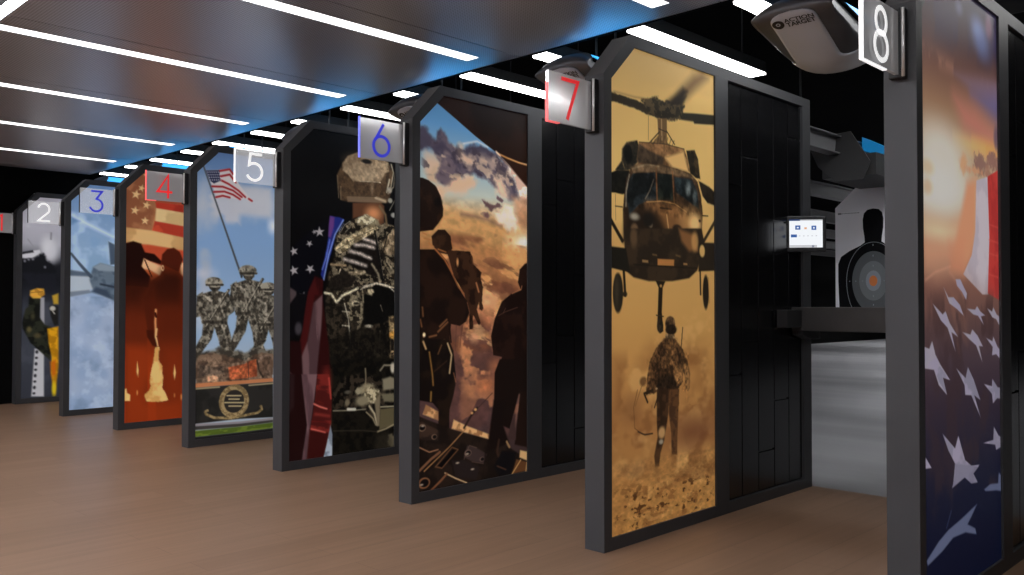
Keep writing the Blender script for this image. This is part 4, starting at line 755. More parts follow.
        ('l', ([(0.2915,1.1797),(0.2867,1.2104),(0.2772,1.2914)],0.0027,(70,44,40)), {}),
        ('l', ([(0.2035,1.1729),(0.2157,1.2625)],0.009,(26,16,13)), {}),
        ('p', ([(-0.0021,1.2417),(0.2002,1.2473),(0.2314,1.3055),(0.2486,1.4317),(0.2463,1.4854),(0.2297,1.5468),(0.206,1.6073),(0.2017,1.7668),(0.1291,1.7588),(0.1309,1.601),(0.0939,1.5646),(-0.001,1.5425)],(20,14,12)), {'s':0.0043,'c2':(32,22,16),'fq':12,'seed':4}),
        ('l', ([(0.1919,1.2684),(0.2195,1.3274),(0.2054,1.4204)],0.008,(222,188,138)), {'s':0.0062}),
        ('l', ([(0.0701,1.3083),(0.0911,1.4228),(0.0959,1.4756)],0.007,(156,112,56)), {'s':0.0061}),
        ('l', ([(0.0823,1.5096),(0.0801,1.5531)],0.0087,(150,112,54)), {'s':0.0061}),
        ('l', ([(0.0303,1.2548),(0.0474,1.29)],0.0104,(200,160,110)), {'s':0.0061}),
        ('l', ([(0.2341,1.4219),(0.2487,1.4676)],0.0035,(170,110,76)), {'s':0.0063}),
        ('l', ([(0.1048,1.4061),(0.1863,1.3571)],0.007,(54,36,26)), {'s':0.0061}),
        ('l', ([(0.1508,1.276),(0.1276,1.3193)],0.0054,(120,82,52)), {'s':0.0062}),
        ('p', ([(0.8037,0.83),(0.7639,0.8412),(0.7261,0.8715),(0.7094,0.9445),(0.736,0.9924),(0.8038,0.9916)],(26,15,12)), {'s':0.0049}),
        ('p', ([(0.7233,0.8726),(0.8037,0.8702),(0.8041,1.4411),(0.5462,1.4274),(0.5859,1.3539),(0.5197,1.3418),(0.5013,1.2383),(0.5299,1.1452),(0.5828,1.053),(0.664,1.0048),(0.7444,0.9846),(0.7164,0.954)],(25,14,11)), {'s':0.0039,'c2':(36,21,16),'fq':14,'seed':8}),
        ('l', ([(0.664,1.0077),(0.7359,0.9847),(0.7415,0.9652)],0.0038,(190,126,84)), {'s':0.0048}),
        ('l', ([(0.5589,1.1285),(0.6124,1.1081),(0.7054,1.0844)],0.0038,(84,56,46)), {'s':0.0038}),
        ('l', ([(0.5963,1.1127),(0.6124,1.089)],0.0038,(96,66,54)), {}),
        ('p', ([(0.5676,1.3651),(0.8074,1.3756),(0.8076,1.6029),(0.7481,1.5635),(0.7147,1.5703),(0.6849,1.6509),(0.6456,1.7504),(0.5522,1.7095),(0.5252,1.5981),(0.5296,1.4354)],(24,15,12)), {'s':0.0056}),
        ('p', ([(0.728,1.5505),(0.8076,1.556),(0.8078,1.8718),(0.6851,1.8404),(0.7065,1.6989)],(30,18,14)), {'s':0.007}),
        ('l', ([(0.7213,1.5674),(0.6982,1.6866),(0.685,1.7429)],0.0069,(140,104,84)), {'s':0.0093,'a':0.7}),
        ('p', ([(0.6456,1.7504),(0.6849,1.6624),(0.695,1.8128),(0.6246,1.8165)],(62,44,42)), {'s':0.0092}),
        ('p', ([(-0.0073,1.6193),(0.235,1.7142),(0.4841,1.7895),(0.6229,1.8387),(0.8102,1.9475),(0.8102,2.0331),(-0.0059,2.0054)],(25,18,15)), {'s':0.0052,'c2':(36,26,21),'fq':12,'seed':2}),
        ('p', ([(0.0484,1.5688),(0.1309,1.6106),(0.1311,1.6563),(0.0283,1.6156)],(208,158,106)), {'s':0.0052,'c2':(150,106,70),'fq':22,'seed':4}),
        ('p', ([(0.2348,1.6607),(0.3322,1.7041),(0.4944,1.7646),(0.4841,1.7877),(0.3077,1.7333),(0.2206,1.7066)],(216,168,114)), {'s':0.0053,'c2':(160,112,72),'fq':26,'seed':5}),
        ('p', ([(0.7285,1.8757),(0.803,1.8961),(0.7988,1.9461),(0.7229,1.9154)],(210,168,114)), {'s':0.0058}),
        ('p', ([(0.698,1.9219),(0.8031,1.9544),(0.7932,1.9968),(0.6638,1.9985)],(92,58,34)), {'s':0.0057}),
        ('p', ([(-0.0072,1.6537),(0.0262,1.6526),(0.1405,1.7117),(0.1291,1.7588),(0.0266,1.7432),(-0.0069,1.7353)],(58,42,34)), {'s':0.0068,'c2':(38,28,24),'fq':20,'seed':6}),
        ('p', ([(0.33,1.8054),(0.3949,1.8246),(0.4739,1.8662),(0.4484,1.911),(0.3575,1.8885),(0.3056,1.8621)],(58,45,43)), {'s':0.0055}),
        ('p', ([(0.2235,1.8716),(0.3081,1.8777),(0.4204,1.9285),(0.3953,1.9937),(0.2476,1.955)],(36,28,27)), {'s':0.0071}),
        ('l', ([(0.0384,1.9),(0.2054,1.7983),(0.3199,1.7165)],0.006,(156,112,70)), {'s':0.0043}),
        ('l', ([(0.1763,1.9274),(0.2477,1.9639),(0.3268,1.9985)],0.007,(190,156,116)), {'s':0.0044}),
        ('l', ([(0.6652,1.9987),(0.7327,1.931)],0.0067,(190,146,92)), {'s':0.0048}),
        ('l', ([(0.1122,1.8881),(0.2233,1.8021),(0.2653,1.8186),(0.1551,1.8999),(0.118,1.8889)],0.0061,(104,70,46)), {'s':0.0044}),
        ('l', ([(-0.0001,1.7747),(0.0719,1.809),(0.1292,1.8027)],0.006,(150,106,78)), {'s':0.0043}),
        ('l', ([(0.0048,1.8955),(0.0834,1.8452),(0.1409,1.8172)],0.0138,(112,76,54)), {'s':0.0042}),
        ('l', ([(0.084,2.0018),(0.153,1.9594),(0.1881,1.9334)],0.0122,(112,72,48)), {'s':0.0044}),
        ('l', ([(0.7818,1.9517),(0.7748,1.9992)],0.0068,(190,150,100)), {'s':0.0048}),
        ('l', ([(0.3081,1.8732),(0.3449,1.8071),(0.3974,1.8249)],0.0036,(96,76,66)), {'s':0.0045}),
        ('l', ([(0.3637,1.8938),(0.4458,1.9134)],0.0036,(86,66,60)), {'s':0.0046}),
        ('p', ([(0.1295,1.8842),(0.2257,1.814),(0.2473,1.8228),(0.1551,1.8964)],(12,9,9)), {'s':0.0035}),
        ('e', (0.0386,1.9587,0.0382,0.0279,(120,80,54)), {'s':0.0035}),
        ('e', (0.0408,1.9591,0.0276,0.0199,(16,12,12)), {'s':0.0035}),
        ('e', (0.3351,1.8449,0.0248,0.0172,(110,88,78)), {'s':0.0036}),
        ('e', (0.3375,1.8452,0.0178,0.0123,(16,12,12)), {'s':0.0036}),
        ('e', (0.0241,1.6826,0.0246,0.0181,(120,96,78)), {'s':0.0035}),
        ('e', (0.0263,1.6828,0.0177,0.0129,(16,12,12)), {'s':0.0034}),
        ('e', (0.1037,1.7359,0.0184,0.0133,(120,96,78)), {'s':0.0035}),
        ('e', (0.1059,1.7362,0.0132,0.0095,(16,12,12)), {'s':0.0035}),
        ('e', (0.4368,1.8893,0.0179,0.0123,(100,80,72)), {'s':0.0037}),
        ('e', (0.4394,1.8896,0.0129,0.0088,(16,12,12)), {'s':0.0036}),
        ('e', (0.0218,1.9649,0.0101,0.0043,(176,156,136)), {'s':0.0043}),
        ('e', (0.2619,1.8872,0.0109,0.0044,(176,156,136)), {'s':0.0045}),
        ('e', (0.3676,1.9334,0.0112,0.0046,(176,156,136)), {'s':0.0046}),
        ('e', (0.3301,1.8488,0.0111,0.0046,(176,156,136)), {'s':0.0045}),
        ('e', (0.0285,1.6744,0.01,0.0043,(176,156,136)), {'s':0.0043}),
        ('l', ([(0.4007,1.6146),(0.3569,1.6519),(0.3076,1.7108)],0.0128,(40,27,22)), {'s':0.0055}),
        ('e', (0.3881,1.6227,0.01,0.0073,(210,160,100)), {}),
        ('e', (0.3631,1.6388,0.0088,0.0063,(200,150,96)), {}),
        ('l', ([(0.5123,1.5446),(0.4007,1.6192)],0.0038,(54,36,32)), {}),
        ('p', ([(0.5228,1.5827),(0.6226,1.5904),(0.5892,1.7105),(0.6432,1.8296),(0.4585,1.8551),(0.4459,1.9825),(0.4333,2.0083),(0.4841,1.7932)],(22,14,12)), {'s':0.0093}),
        ('l', ([(0.5627,1.8018),(0.5496,1.8659),(0.5629,1.8956)],0.0132,(56,38,30)), {'s':0.0075}),
        ('l', ([(0.6229,1.8179),(0.6432,1.8486)],0.0133,(150,116,78)), {'s':0.0057}),
        ('p', ([(0.5894,1.8613),(0.698,1.8836),(0.657,1.9928),(0.563,1.9988),(0.5234,1.9374)],(16,14,16)), {'s':0.0095}),
        ('l', ([(0.5497,1.9408),(0.6164,1.9684)],0.0074,(70,46,34)), {'s':0.0046}),
    ],
    7: [   # 
        ('g', ([(-0.0537,(200,164,102)),(0.2287,(212,174,106)),(0.4885,(214,176,106)),(0.8337,(202,158,94)),(1.1346,(196,148,84)),(1.3489,(184,134,76)),(1.5626,(160,112,64)),(1.7757,(166,118,66)),(2.0732,(178,128,68))],), {}),
        ('n', ((225,186,112),-0.0304,0.8342,0.0882,0.7647,3,11,0.45,0.75), {'a':0.5,'st':1.5}),
        ('n', ((140,95,52),-0.0325,0.8265,1.17,1.8403,4,12,0.5,0.8), {'a':0.55,'st':1.6,'fade':0.15}),
        ('n', ((205,158,92),-0.0329,0.8256,1.3688,1.9796,5,14,0.5,0.8), {'a':0.5,'st':1.6,'fade':0.15}),
        ('n', ((120,76,42),-0.0326,0.8262,1.2296,1.8867,7,15,0.52,0.78), {'a':0.6,'st':1.4,'fade':0.12}),
        ('n', ((214,168,104),-0.0323,0.8262,1.0505,1.8867,8,16,0.55,0.8), {'a':0.45,'st':1.4,'fade':0.12}),
        ('l', ([(-0.0015,0.2285),(0.1188,0.2304),(0.2451,0.2362),(0.3778,0.2364)],0.0274,(46,38,28)), {'s':0.0074,'a':0.95}),
        ('l', ([(0.5176,0.2326),(0.6649,0.2223),(0.8104,0.2044)],0.0263,(42,36,28)), {'s':0.0061,'a':0.95}),
        ('p', ([(-0.0014,0.2093),(0.1112,0.2129),(0.1971,0.2173),(0.2941,0.2302),(0.4034,0.2472),(0.3948,0.2683),(0.3355,0.2675),(0.245,0.2621),(0.1654,0.251),(0.1111,0.2485),(0.0579,0.2452),(-0.0015,0.2459)],(44,38,28)), {'s':0.0046,'rag':0.0036,'rf':60,'a':0.95}),
        ('p', ([(0.361,0.2145),(0.4559,0.1541),(0.5273,0.0964),(0.6098,0.0301),(0.6852,0.0003),(0.7331,0.0227),(0.6281,0.0886),(0.5396,0.1551),(0.4909,0.2085),(0.4121,0.236)],(96,72,48)), {'s':0.0334,'a':0.75}),
        ('p', ([(0.3525,0.2208),(0.4471,0.1606),(0.5272,0.1014),(0.5634,0.1103),(0.5269,0.1572),(0.4909,0.2085),(0.4121,0.2409)],(40,34,26)), {'s':0.0196,'a':0.95}),
        ('p', ([(0.3609,0.2293),(0.4647,0.1627),(0.5542,0.1323),(0.5178,0.184),(0.4467,0.2455),(0.3777,0.2561)],(40,34,26)), {'s':0.0137,'a':0.9}),
        ('p', ([(0.213,0.2099),(0.3275,0.176),(0.447,0.1876),(0.5358,0.1811),(0.5265,0.2352),(0.4467,0.2575),(0.3608,0.2607),(0.2612,0.2548)],(40,36,28)), {'s':0.0076,'rag':0.0096,'rf':50,'a':0.95,'c2':(78,66,46),'fq':50,'seed':4}),
        ('p', ([(0.5177,0.2144),(0.6181,0.2016),(0.8106,0.181),(0.8103,0.2257),(0.6179,0.248),(0.605,0.2263),(0.5175,0.2396)],(42,40,32)), {'s':0.0051}),
        ('l', ([(0.0281,0.2041),(0.1655,0.2037),(0.2452,0.1978)],0.0064,(120,92,58)), {'s':0.0074,'a':0.5}),
        ('p', ([(0.3305,0.2683),(0.4017,0.2574),(0.4012,0.3612),(0.4287,0.3724),(0.2771,0.3922),(0.3369,0.3405)],(104,80,52)), {'s':0.0039}),
        ('l', ([(0.3607,0.2685),(0.3637,0.3564)],0.0079,(160,130,90)), {}),
        ('l', ([(0.3387,0.311),(0.398,0.3172)],0.0039,(44,38,28)), {}),
        ('l', ([(0.398,0.3123),(0.4602,0.3633)],0.0059,(44,38,28)), {}),
        ('l', ([(0.3436,0.3249),(0.2689,0.3837)],0.0058,(44,38,28)), {}),
        ('l', ([(0.2645,0.2494),(0.2641,0.3699)],0.0021,(70,58,38)), {}),
        ('l', ([(0.2771,0.3922),(0.2903,0.3712)],0.0029,(58,46,32)), {}),
        ('l', ([(0.3001,0.3892),(0.3134,0.3613)],0.0029,(58,46,32)), {}),
        ('l', ([(0.3233,0.3862),(0.3368,0.3513)],0.003,(58,46,32)), {}),
        ('l', ([(0.3468,0.3831),(0.3604,0.3412)],0.0029,(58,46,32)), {}),
        ('l', ([(0.3704,0.38),(0.3842,0.3369)],0.0029,(58,46,32)), {}),
        ('l', ([(0.3943,0.3769),(0.4082,0.3405)],0.003,(58,46,32)), {}),
        ('l', ([(0.4184,0.3738),(0.4323,0.3441)],0.003,(58,46,32)), {}),
        ('l', ([(0.4427,0.3706),(0.4567,0.3478)],0.003,(58,46,32)), {}),
        ('p', ([(0.0001,0.5394),(0.048,0.5215),(0.1299,0.5146),(0.1297,0.6046),(0.0826,0.6175),(0.0363,0.6146),(-0.0,0.6166)],(24,23,19)), {'s':0.0042}),
        ('p', ([(0.0366,0.5213),(0.0771,0.4812),(0.0807,0.4308),(0.1125,0.3994),(0.1844,0.3825),(0.2087,0.4217),(0.1878,0.4754),(0.1419,0.5096),(0.0828,0.5219)],(34,32,26)), {'s':0.005,'c2':(60,52,40),'fq':30,'seed':2}),
        ('l', ([(0.0854,0.423),(0.0783,0.4739),(0.0969,0.5075)],0.0028,(150,125,80)), {'s':0.0036,'a':0.7}),
        ('e', (0.1242,0.4468,0.0284,0.0374,(14,14,12)), {'s':0.0058}),
        ('p', ([(0.5531,0.3796),(0.6196,0.368),(0.6482,0.4057),(0.6665,0.4952),(0.6261,0.4938),(0.5835,0.4763),(0.5669,0.4233)],(36,32,25)), {'s':0.0046,'c2':(66,54,38),'fq':30,'seed':3}),
        ('p', ([(0.6519,0.5047),(0.7429,0.5236),(0.8031,0.5504),(0.8027,0.6076),(0.7275,0.5992),(0.6835,0.5693)],(38,32,25)), {'s':0.0055}),
        ('p', ([(0.1978,0.388),(0.3801,0.3712),(0.5351,0.3741),(0.5627,0.416),(0.5807,0.4727),(0.4593,0.4859),(0.3277,0.4778),(0.2024,0.4846),(0.1818,0.4615)],(124,90,58)), {'s':0.0051}),
        ('p', ([(0.2002,0.3935),(0.2646,0.4131),(0.3772,0.4306),(0.3692,0.4678),(0.1902,0.4787),(0.183,0.4541)],(62,50,38)), {'s':0.0074}),
        ('p', ([(0.3824,0.43),(0.5309,0.3855),(0.5584,0.4478),(0.5722,0.4744),(0.4459,0.4682)],(214,172,108)), {'s':0.0121}),
        ('l', ([(0.38,0.3735),(0.3796,0.4681)],0.0023,(70,54,36)), {}),
        ('l', ([(0.1978,0.388),(0.3801,0.3712),(0.5351,0.3741)],0.0037,(60,46,32)), {}),
        ('p', ([(0.1395,0.5063),(0.1902,0.4773),(0.2519,0.4657),(0.3666,0.4643),(0.4865,0.4698),(0.5835,0.4787),(0.6432,0.5095),(0.6718,0.5704),(0.6859,0.649),(0.678,0.7452),(0.6604,0.7779),(0.0914,0.8079),(0.0859,0.68),(0.0966,0.6076),(0.1085,0.5492)],(66,48,33)), {'s':0.0043,'c2':(52,38,26),'fq':18,'seed':4}),
        ('p', ([(0.1058,0.6927),(0.3658,0.6505),(0.3913,0.7921),(0.0914,0.8079)],(38,29,22)), {'s':0.0286}),
        ('p', ([(0.1419,0.5024),(0.1902,0.4795),(0.3666,0.4666),(0.4865,0.4714),(0.5835,0.481),(0.6332,0.5066),(0.5693,0.4974),(0.3148,0.5016),(0.1598,0.5221)],(106,84,60)), {'s':0.0072}),
        ('p', ([(0.1538,0.5242),(0.3123,0.5026),(0.3233,0.624),(0.2513,0.6317),(0.1957,0.651),(0.1294,0.6981),(0.1083,0.6281),(0.1227,0.5621)],(20,22,22)), {'s':0.0043,'c2':(40,46,48),'fq':14,'seed':5}),
        ('p', ([(0.4565,0.5069),(0.5975,0.5031),(0.6429,0.5571),(0.6569,0.6353),(0.6039,0.6174),(0.5132,0.5861),(0.4656,0.5735)],(40,48,50)), {'s':0.0054,'c2':(24,28,28),'fq':14,'seed':6}),
        ('e', (0.5662,0.5501,0.0197,0.0266,(112,120,118)), {'s':0.0141}),
        ('e', (0.6184,0.5831,0.0143,0.0316,(104,112,110)), {'s':0.0095,'a':0.7}),
        ('p', ([(0.3276,0.5055),(0.4431,0.4976),(0.4533,0.6129),(0.3323,0.6203)],(32,36,30)), {'s':0.0037,'c2':(20,23,21),'fq':20,'seed':7}),
        ('l', ([(0.3201,0.4749),(0.3271,0.6252)],0.006,(112,74,44)), {}),
        ('l', ([(0.4431,0.4838),(0.4559,0.6173)],0.0061,(112,74,44)), {}),
        ('l', ([(0.1299,0.5326),(0.1084,0.5994),(0.1059,0.6641)],0.0065,(166,160,142)), {'s':0.0057,'a':0.85}),
        ('l', ([(0.302,0.5351),(0.274,0.5838),(0.2413,0.6222)],0.0053,(140,128,108)), {'s':0.0045,'a':0.8}),
        ('l', ([(0.1539,0.5047),(0.2518,0.4753),(0.3406,0.474)],0.0051,(160,140,108)), {'s':0.0058,'a':0.7}),
        ('p', ([(0.2512,0.6361),(0.4586,0.6263),(0.5544,0.6573),(0.6249,0.6993),(0.6649,0.7459),(0.6531,0.7783),(0.431,0.79),(0.385,0.7321),(0.3269,0.676)],(134,92,54)), {'s':0.0368,'a':0.85}),
        ('l', ([(0.2513,0.6346),(0.3659,0.6219),(0.4586,0.6247),(0.5544,0.655)],0.0036,(170,128,78)), {'s':0.0036}),
        ('e', (0.6191,0.7013,0.0428,0.0363,(250,218,150)), {'s':0.0236}),
        ('e', (0.5964,0.695,0.0851,0.0549,(210,160,98)), {'s':0.0471,'a':0.6}),
        ('l', ([(0.3502,0.6518),(0.4343,0.6512)],0.0067,(60,42,28)), {'s':0.0037}),
        ('e', (0.4783,0.7338,0.0353,0.0185,(48,36,26)), {'s':0.0061}),
        ('l', ([(0.3984,0.6782),(0.4126,0.7394)],0.0068,(196,152,98)), {'s':0.0046}),
        ('e', (0.1653,0.7027,0.0314,0.0145,(150,142,124)), {'s':0.0102}),
        ('e', (0.1651,0.7606,0.0265,0.029,(110,86,62)), {'s':0.0101}),
        ('e', (0.2785,0.7278,0.0151,0.0133,(170,150,120)), {'s':0.006}),
        ('e', (0.2635,0.7103,0.0376,0.0295,(30,26,22)), {'s':0.0103}),
        ('e', (0.554,0.7368,0.0112,0.0078,(50,36,26)), {'s':0.0039}),
        ('e', (0.6609,0.6866,0.0087,0.0064,(50,36,26)), {'s':0.004}),
        ('l', ([(-0.0003,0.7217),(0.0821,0.807)],0.0182,(34,29,22)), {'s':0.0035}),
        ('l', ([(0.8054,0.666),(0.6969,0.7744)],0.0179,(52,42,28)), {'s':0.0041}),
        ('l', ([(0.0363,0.6203),(0.0384,0.726)],0.0028,(130,104,66)), {}),
        ('l', ([(0.0362,0.6697),(0.0824,0.6695)],0.0042,(40,34,26)), {}),
        ('l', ([(0.6829,0.6611),(0.7301,0.6593)],0.0047,(44,36,26)), {}),
        ('t', (-0.0062,0.8332,0.3374,0.6997,50,26,0.28), {'mx':120}),
        ('p', ([(0.0914,0.7571),(0.6764,0.7203),(0.7033,0.7961),(0.6385,0.914),(0.5727,0.9502),(0.4371,0.9658),(0.2664,0.9692),(0.1586,0.9554),(0.1038,0.9292)],(42,34,26)), {'s':0.0055,'c2':(56,44,32),'fq':14,'seed':8}),
        ('p', ([(0.4902,0.732),(0.6206,0.7525),(0.6438,0.8251),(0.5734,0.83),(0.5125,0.7884)],(126,86,52)), {'s':0.0153}),
        ('p', ([(0.0027,0.8343),(0.1066,0.8372),(0.135,0.9362),(0.0025,0.9198)],(30,27,22)), {'s':0.0046}),
        ('p', ([(0.6647,0.7857),(0.7956,0.7808),(0.7947,0.9096),(0.648,0.9172)],(42,35,27)), {'s':0.0053}),
        ('p', ([(0.3295,0.8719),(0.4552,0.8713),(0.4521,0.8991),(0.3294,0.9015)],(172,116,64)), {'s':0.0041}),
        ('p', ([(0.219,0.8801),(0.2612,0.881),(0.2612,0.8923),(0.2189,0.8906)],(140,108,70)), {'s':0.004}),
        ('p', ([(0.5271,0.8831),(0.5577,0.8838),(0.5576,0.8923),(0.5271,0.8916)],(150,112,70)), {'s':0.0034}),
        ('l', ([(0.2945,0.8553),(0.3225,0.8574)],0.0082,(92,72,48)), {}),
        ('l', ([(0.4701,0.8514),(0.5,0.8552)],0.0084,(92,72,48)), {}),
        ('l', ([(0.1587,0.9022),(0.6354,0.9037)],0.004,(26,22,17)), {'s':0.0047}),
        ('e', (0.1591,0.791,0.0238,0.0398,(88,68,48)), {'s':0.0112}),
        ('e', (0.6204,0.7828,0.0283,0.0434,(190,142,84)), {'s':0.0122,'a':0.8}),
        ('e', (0.6805,0.8235,0.0225,0.028,(200,160,96)), {'s':0.0052}),
        ('e', (0.0524,1.0208,0.0341,0.0808,(40,35,27)), {'s':0.0039}),
        ('e', (0.0448,1.0146,0.0126,0.062,(58,50,38)), {'s':0.0093}),
        ('l', ([(0.0909,0.928),(0.1009,1.0297)],0.0156,(34,29,22)), {}),
        ('e', (0.0984,1.0258,0.0155,0.0109,(44,36,26)), {}),
        ('e', (0.71,1.0113,0.026,0.0774,(38,32,24)), {'s':0.0044}),
        ('l', ([(0.7316,0.9449),(0.739,1.0596)],0.0044,(150,112,66)), {}),
        ('l', ([(0.6624,0.9133),(0.6665,1.0205)],0.0122,(42,34,25)), {}),
        ('p', ([(0.3136,0.9658),(0.3876,0.9676),(0.3674,0.9944),(0.3597,1.1016),(0.3708,1.1826),(0.3466,1.1919),(0.3241,1.1628),(0.33,1.1015),(0.3361,0.9949)],(36,29,21)), {'s':0.0033}),
        ('e', (0.3531,0.988,0.0086,0.0066,(170,130,78)), {}),
        ('e', (0.3467,1.1591,0.0227,0.0312,(44,36,27)), {'s':0.0041}),
        ('l', ([(0.3187,1.1137),(0.3725,1.1199)],0.0049,(60,46,30)), {}),
        ('e', (0.4227,1.152,0.0384,0.0333,(92,68,46)), {'s':0.0038,'c2':(60,44,30),'fq':40,'seed':3}),
        ('e', (0.4292,1.1779,0.0425,0.0227,(34,25,18)), {'s':0.0045}),
        ('p', ([(0.3895,1.1944),(0.4558,1.1997),(0.4624,1.2265),(0.3802,1.2242)],(120,96,68)), {'s':0.0038}),
        ('l', ([(0.5198,1.1704),(0.507,1.2585)],0.0054,(52,38,25)), {}),
        ('p', ([(0.3725,1.2127),(0.4624,1.2189),(0.5193,1.269),(0.5605,1.3263),(0.577,1.3815),(0.5739,1.4449),(0.5528,1.459),(0.5339,1.379),(0.5189,1.349),(0.5186,1.4089),(0.483,1.4388),(0.4907,1.5142),(0.3172,1.5),(0.3302,1.4418),(0.2396,1.4514),(0.2523,1.3778),(0.265,1.3199),(0.3029,1.27),(0.3413,1.2357)],(82,57,35)), {'s':0.0045,'rag':0.003,'rf':50,'c2':(58,40,25),'fq':30,'seed':4}),
        ('p', ([(0.396,1.2133),(0.4732,1.22),(0.4727,1.3298),(0.3823,1.342)],(116,82,50)), {'s':0.0091,'c2':(78,55,34),'fq':40,'seed':9}),
        ('p', ([(0.3279,1.3712),(0.4752,1.3719),(0.4884,1.43),(0.4081,1.4397),(0.3175,1.4187)],(42,30,20)), {'s':0.0119}),
        ('p', ([(0.4619,1.3369),(0.5189,1.3551),(0.5103,1.4084),(0.4749,1.4215),(0.4483,1.3742)],(140,100,60)), {'s':0.0091}),
        ('p', ([(0.5231,1.3246),(0.5605,1.3379),(0.5769,1.397),(0.5711,1.4448),(0.5515,1.4573),(0.538,1.387)],(150,108,64)), {'s':0.0077,'a':0.8}),
        ('l', ([(0.4757,1.2613),(0.4999,1.3235)],0.0092,(38,27,18)), {'s':0.0061}),
        ('l', ([(0.331,1.2488),(0.28,1.3133),(0.2672,1.386)],0.0074,(112,78,46)), {'s':0.0104,'a':0.7}),
        ('e', (0.3213,1.4278,0.0064,0.0044,(190,160,120)), {}),
        ('l', ([(0.2398,1.3917),(0.2115,1.4117),(0.1688,1.4879)],0.0036,(120,84,50)), {}),
        ('e', (0.2238,1.3907,0.0245,0.0189,(112,78,46)), {'s':0.0072}),
        ('t', (0.2187,0.5847,1.1067,1.5219,80,27,0.4), {'mx':110}),
        ('e', (0.5981,1.6388,0.1837,0.0622,(104,62,40)), {'s':0.0699,'a':0.75}),
        ('e', (0.1389,1.4989,0.0712,0.05,(116,76,46)), {'s':0.0499,'a':0.5}),
        ('e', (0.168,1.7523,0.096,0.0286,(112,74,44)), {'s':0.0358,'a':0.5}),
        ('p', ([(0.3213,1.4291),(0.4108,1.4352),(0.4077,1.5365),(0.3943,1.5916),(0.3757,1.6533),(0.3484,1.7022),(0.3366,1.76),(0.3085,1.7579),(0.3011,1.7113),(0.3269,1.6331),(0.3208,1.566)],(68,46,29)), {'s':0.0052,'c2':(48,32,21),'fq':30,'seed':5}),
        ('p', ([(0.4081,1.435),(0.4911,1.4407),(0.4838,1.5356),(0.4766,1.6339),(0.4734,1.7263),(0.4306,1.7211),(0.4284,1.6289),(0.4116,1.5519)],(66,44,28)), {'s':0.0053,'c2':(90,60,36),'fq':30,'seed':6}),
        ('e', (0.3577,1.6178,0.0259,0.0253,(176,136,88)), {'s':0.0104}),
        ('e', (0.3524,1.6567,0.0155,0.0104,(150,140,120)), {'s':0.0059}),
        ('l', ([(0.3624,1.4431),(0.3493,1.4794),(0.3554,1.5692)],0.0134,(42,29,19)), {'s':0.0104}),
        ('l', ([(0.2921,1.4308),(0.2298,1.4411),(0.2544,1.4794)],0.0103,(42,30,20)), {}),
        ('l', ([(0.3276,1.4629),(0.3045,1.5054)],0.0074,(46,32,21)), {}),
        ('l', ([(0.1835,1.4233),(0.1568,1.4932),(0.1638,1.5799),(0.2169,1.6098),(0.2914,1.6146)],0.0029,(90,58,34)), {}),
        ('l', ([(0.1866,1.5965),(0.2354,1.6146),(0.2889,1.6144)],0.0065,(62,42,27)), {}),
        ('p', ([(0.2972,1.7476),(0.3417,1.7533),(0.3287,1.796),(0.3033,1.7925)],(140,98,56)), {'s':0.0177,'a':0.7}),
        ('p', ([(0.4227,1.7149),(0.4761,1.7213),(0.4665,1.7694),(0.4264,1.7643)],(130,88,50)), {'s':0.0196,'a':0.7}),
        ('e', (0.6709,1.8143,0.1369,0.0281,(92,56,30)), {'s':0.033,'a':0.75,'rag':0.0149,'rf':40}),
        ('n', ((122,78,42),0.0015,0.796,1.7488,2.1785,42,21,0.6,0.8), {'a':0.6,'st':2.0,'fade':0.12}),
        ('n', ((70,42,22),0.0014,0.796,1.7924,2.1785,55,22,0.7,0.84), {'a':0.85,'st':1.8,'fade':0.08}),
        ('n', ((206,156,92),0.0016,0.796,1.727,2.1785,36,23,0.6,0.82), {'a':0.45,'st':2.4,'fade':0.12}),
        ('n', ((126,82,46),0.0017,0.796,1.6542,2.1785,12,24,0.55,0.85), {'a':0.4,'st':2.0,'fade':0.12}),
        ('t', (-0.0101,0.8408,1.6964,2.1871,80,25,0.09), {'st':1.6}),
    ],
    8: [   # 
        ('g', ([(-0.1015,(40,34,48)),(0.0361,(52,43,56)),(0.1732,(80,58,60)),(0.2928,(122,86,74)),(0.412,(162,124,98)),(0.5477,(200,172,140)),(0.683,(206,186,160)),(0.8009,(212,180,148)),(0.9018,(196,142,114)),(1.0023,(146,102,88)),(1.1193,(104,78,76)),(1.2525,(80,64,72)),(1.3852,(60,48,60)),(1.5505,(40,36,54)),(1.7151,(22,26,50)),(1.9605,(9,17,42))],), {}),
        ('n', ((64,54,76),-0.0376,0.8717,0.0182,0.2558,6,111,0.45,0.75), {'a':0.6,'st':0.5,'fade':0.1}),
        ('n', ((190,140,116),-0.0423,0.8691,0.2338,0.3322,7,112,0.5,0.8), {'a':0.5,'st':0.5,'fade':0.06}),
        ('e', (0.5908,0.1205,0.0946,0.0592,(104,118,164)), {'s':0.0413,'a':0.8,'rot':0.3}),
        ('e', (0.5598,0.0933,0.0509,0.0273,(126,140,180)), {'s':0.0247,'a':0.6}),
        ('e', (0.3693,0.065,0.031,0.0222,(122,126,160)), {'s':0.0197,'a':0.6}),
        ('p', ([(0.5002,-0.0006),(0.8324,-0.0337),(0.8259,0.1627),(0.7106,0.1505),(0.7602,0.0265),(0.5838,-0.0011)],(58,54,86)), {'s':0.0406,'a':0.75}),
        ('e', (0.6911,0.0565,0.036,0.0423,(140,100,120)), {'s':0.0212,'a':0.6}),
        ('p', ([(0.3156,0.296),(0.4907,0.3294),(0.7967,0.3331),(0.8116,0.2374),(0.5547,0.264)],(140,118,138)), {'s':0.0322,'a':0.6}),
        ('p', ([(0.4905,0.3379),(0.8219,0.2806),(0.8179,0.4034),(0.7032,0.3851)],(112,104,148)), {'s':0.0604,'a':0.9}),
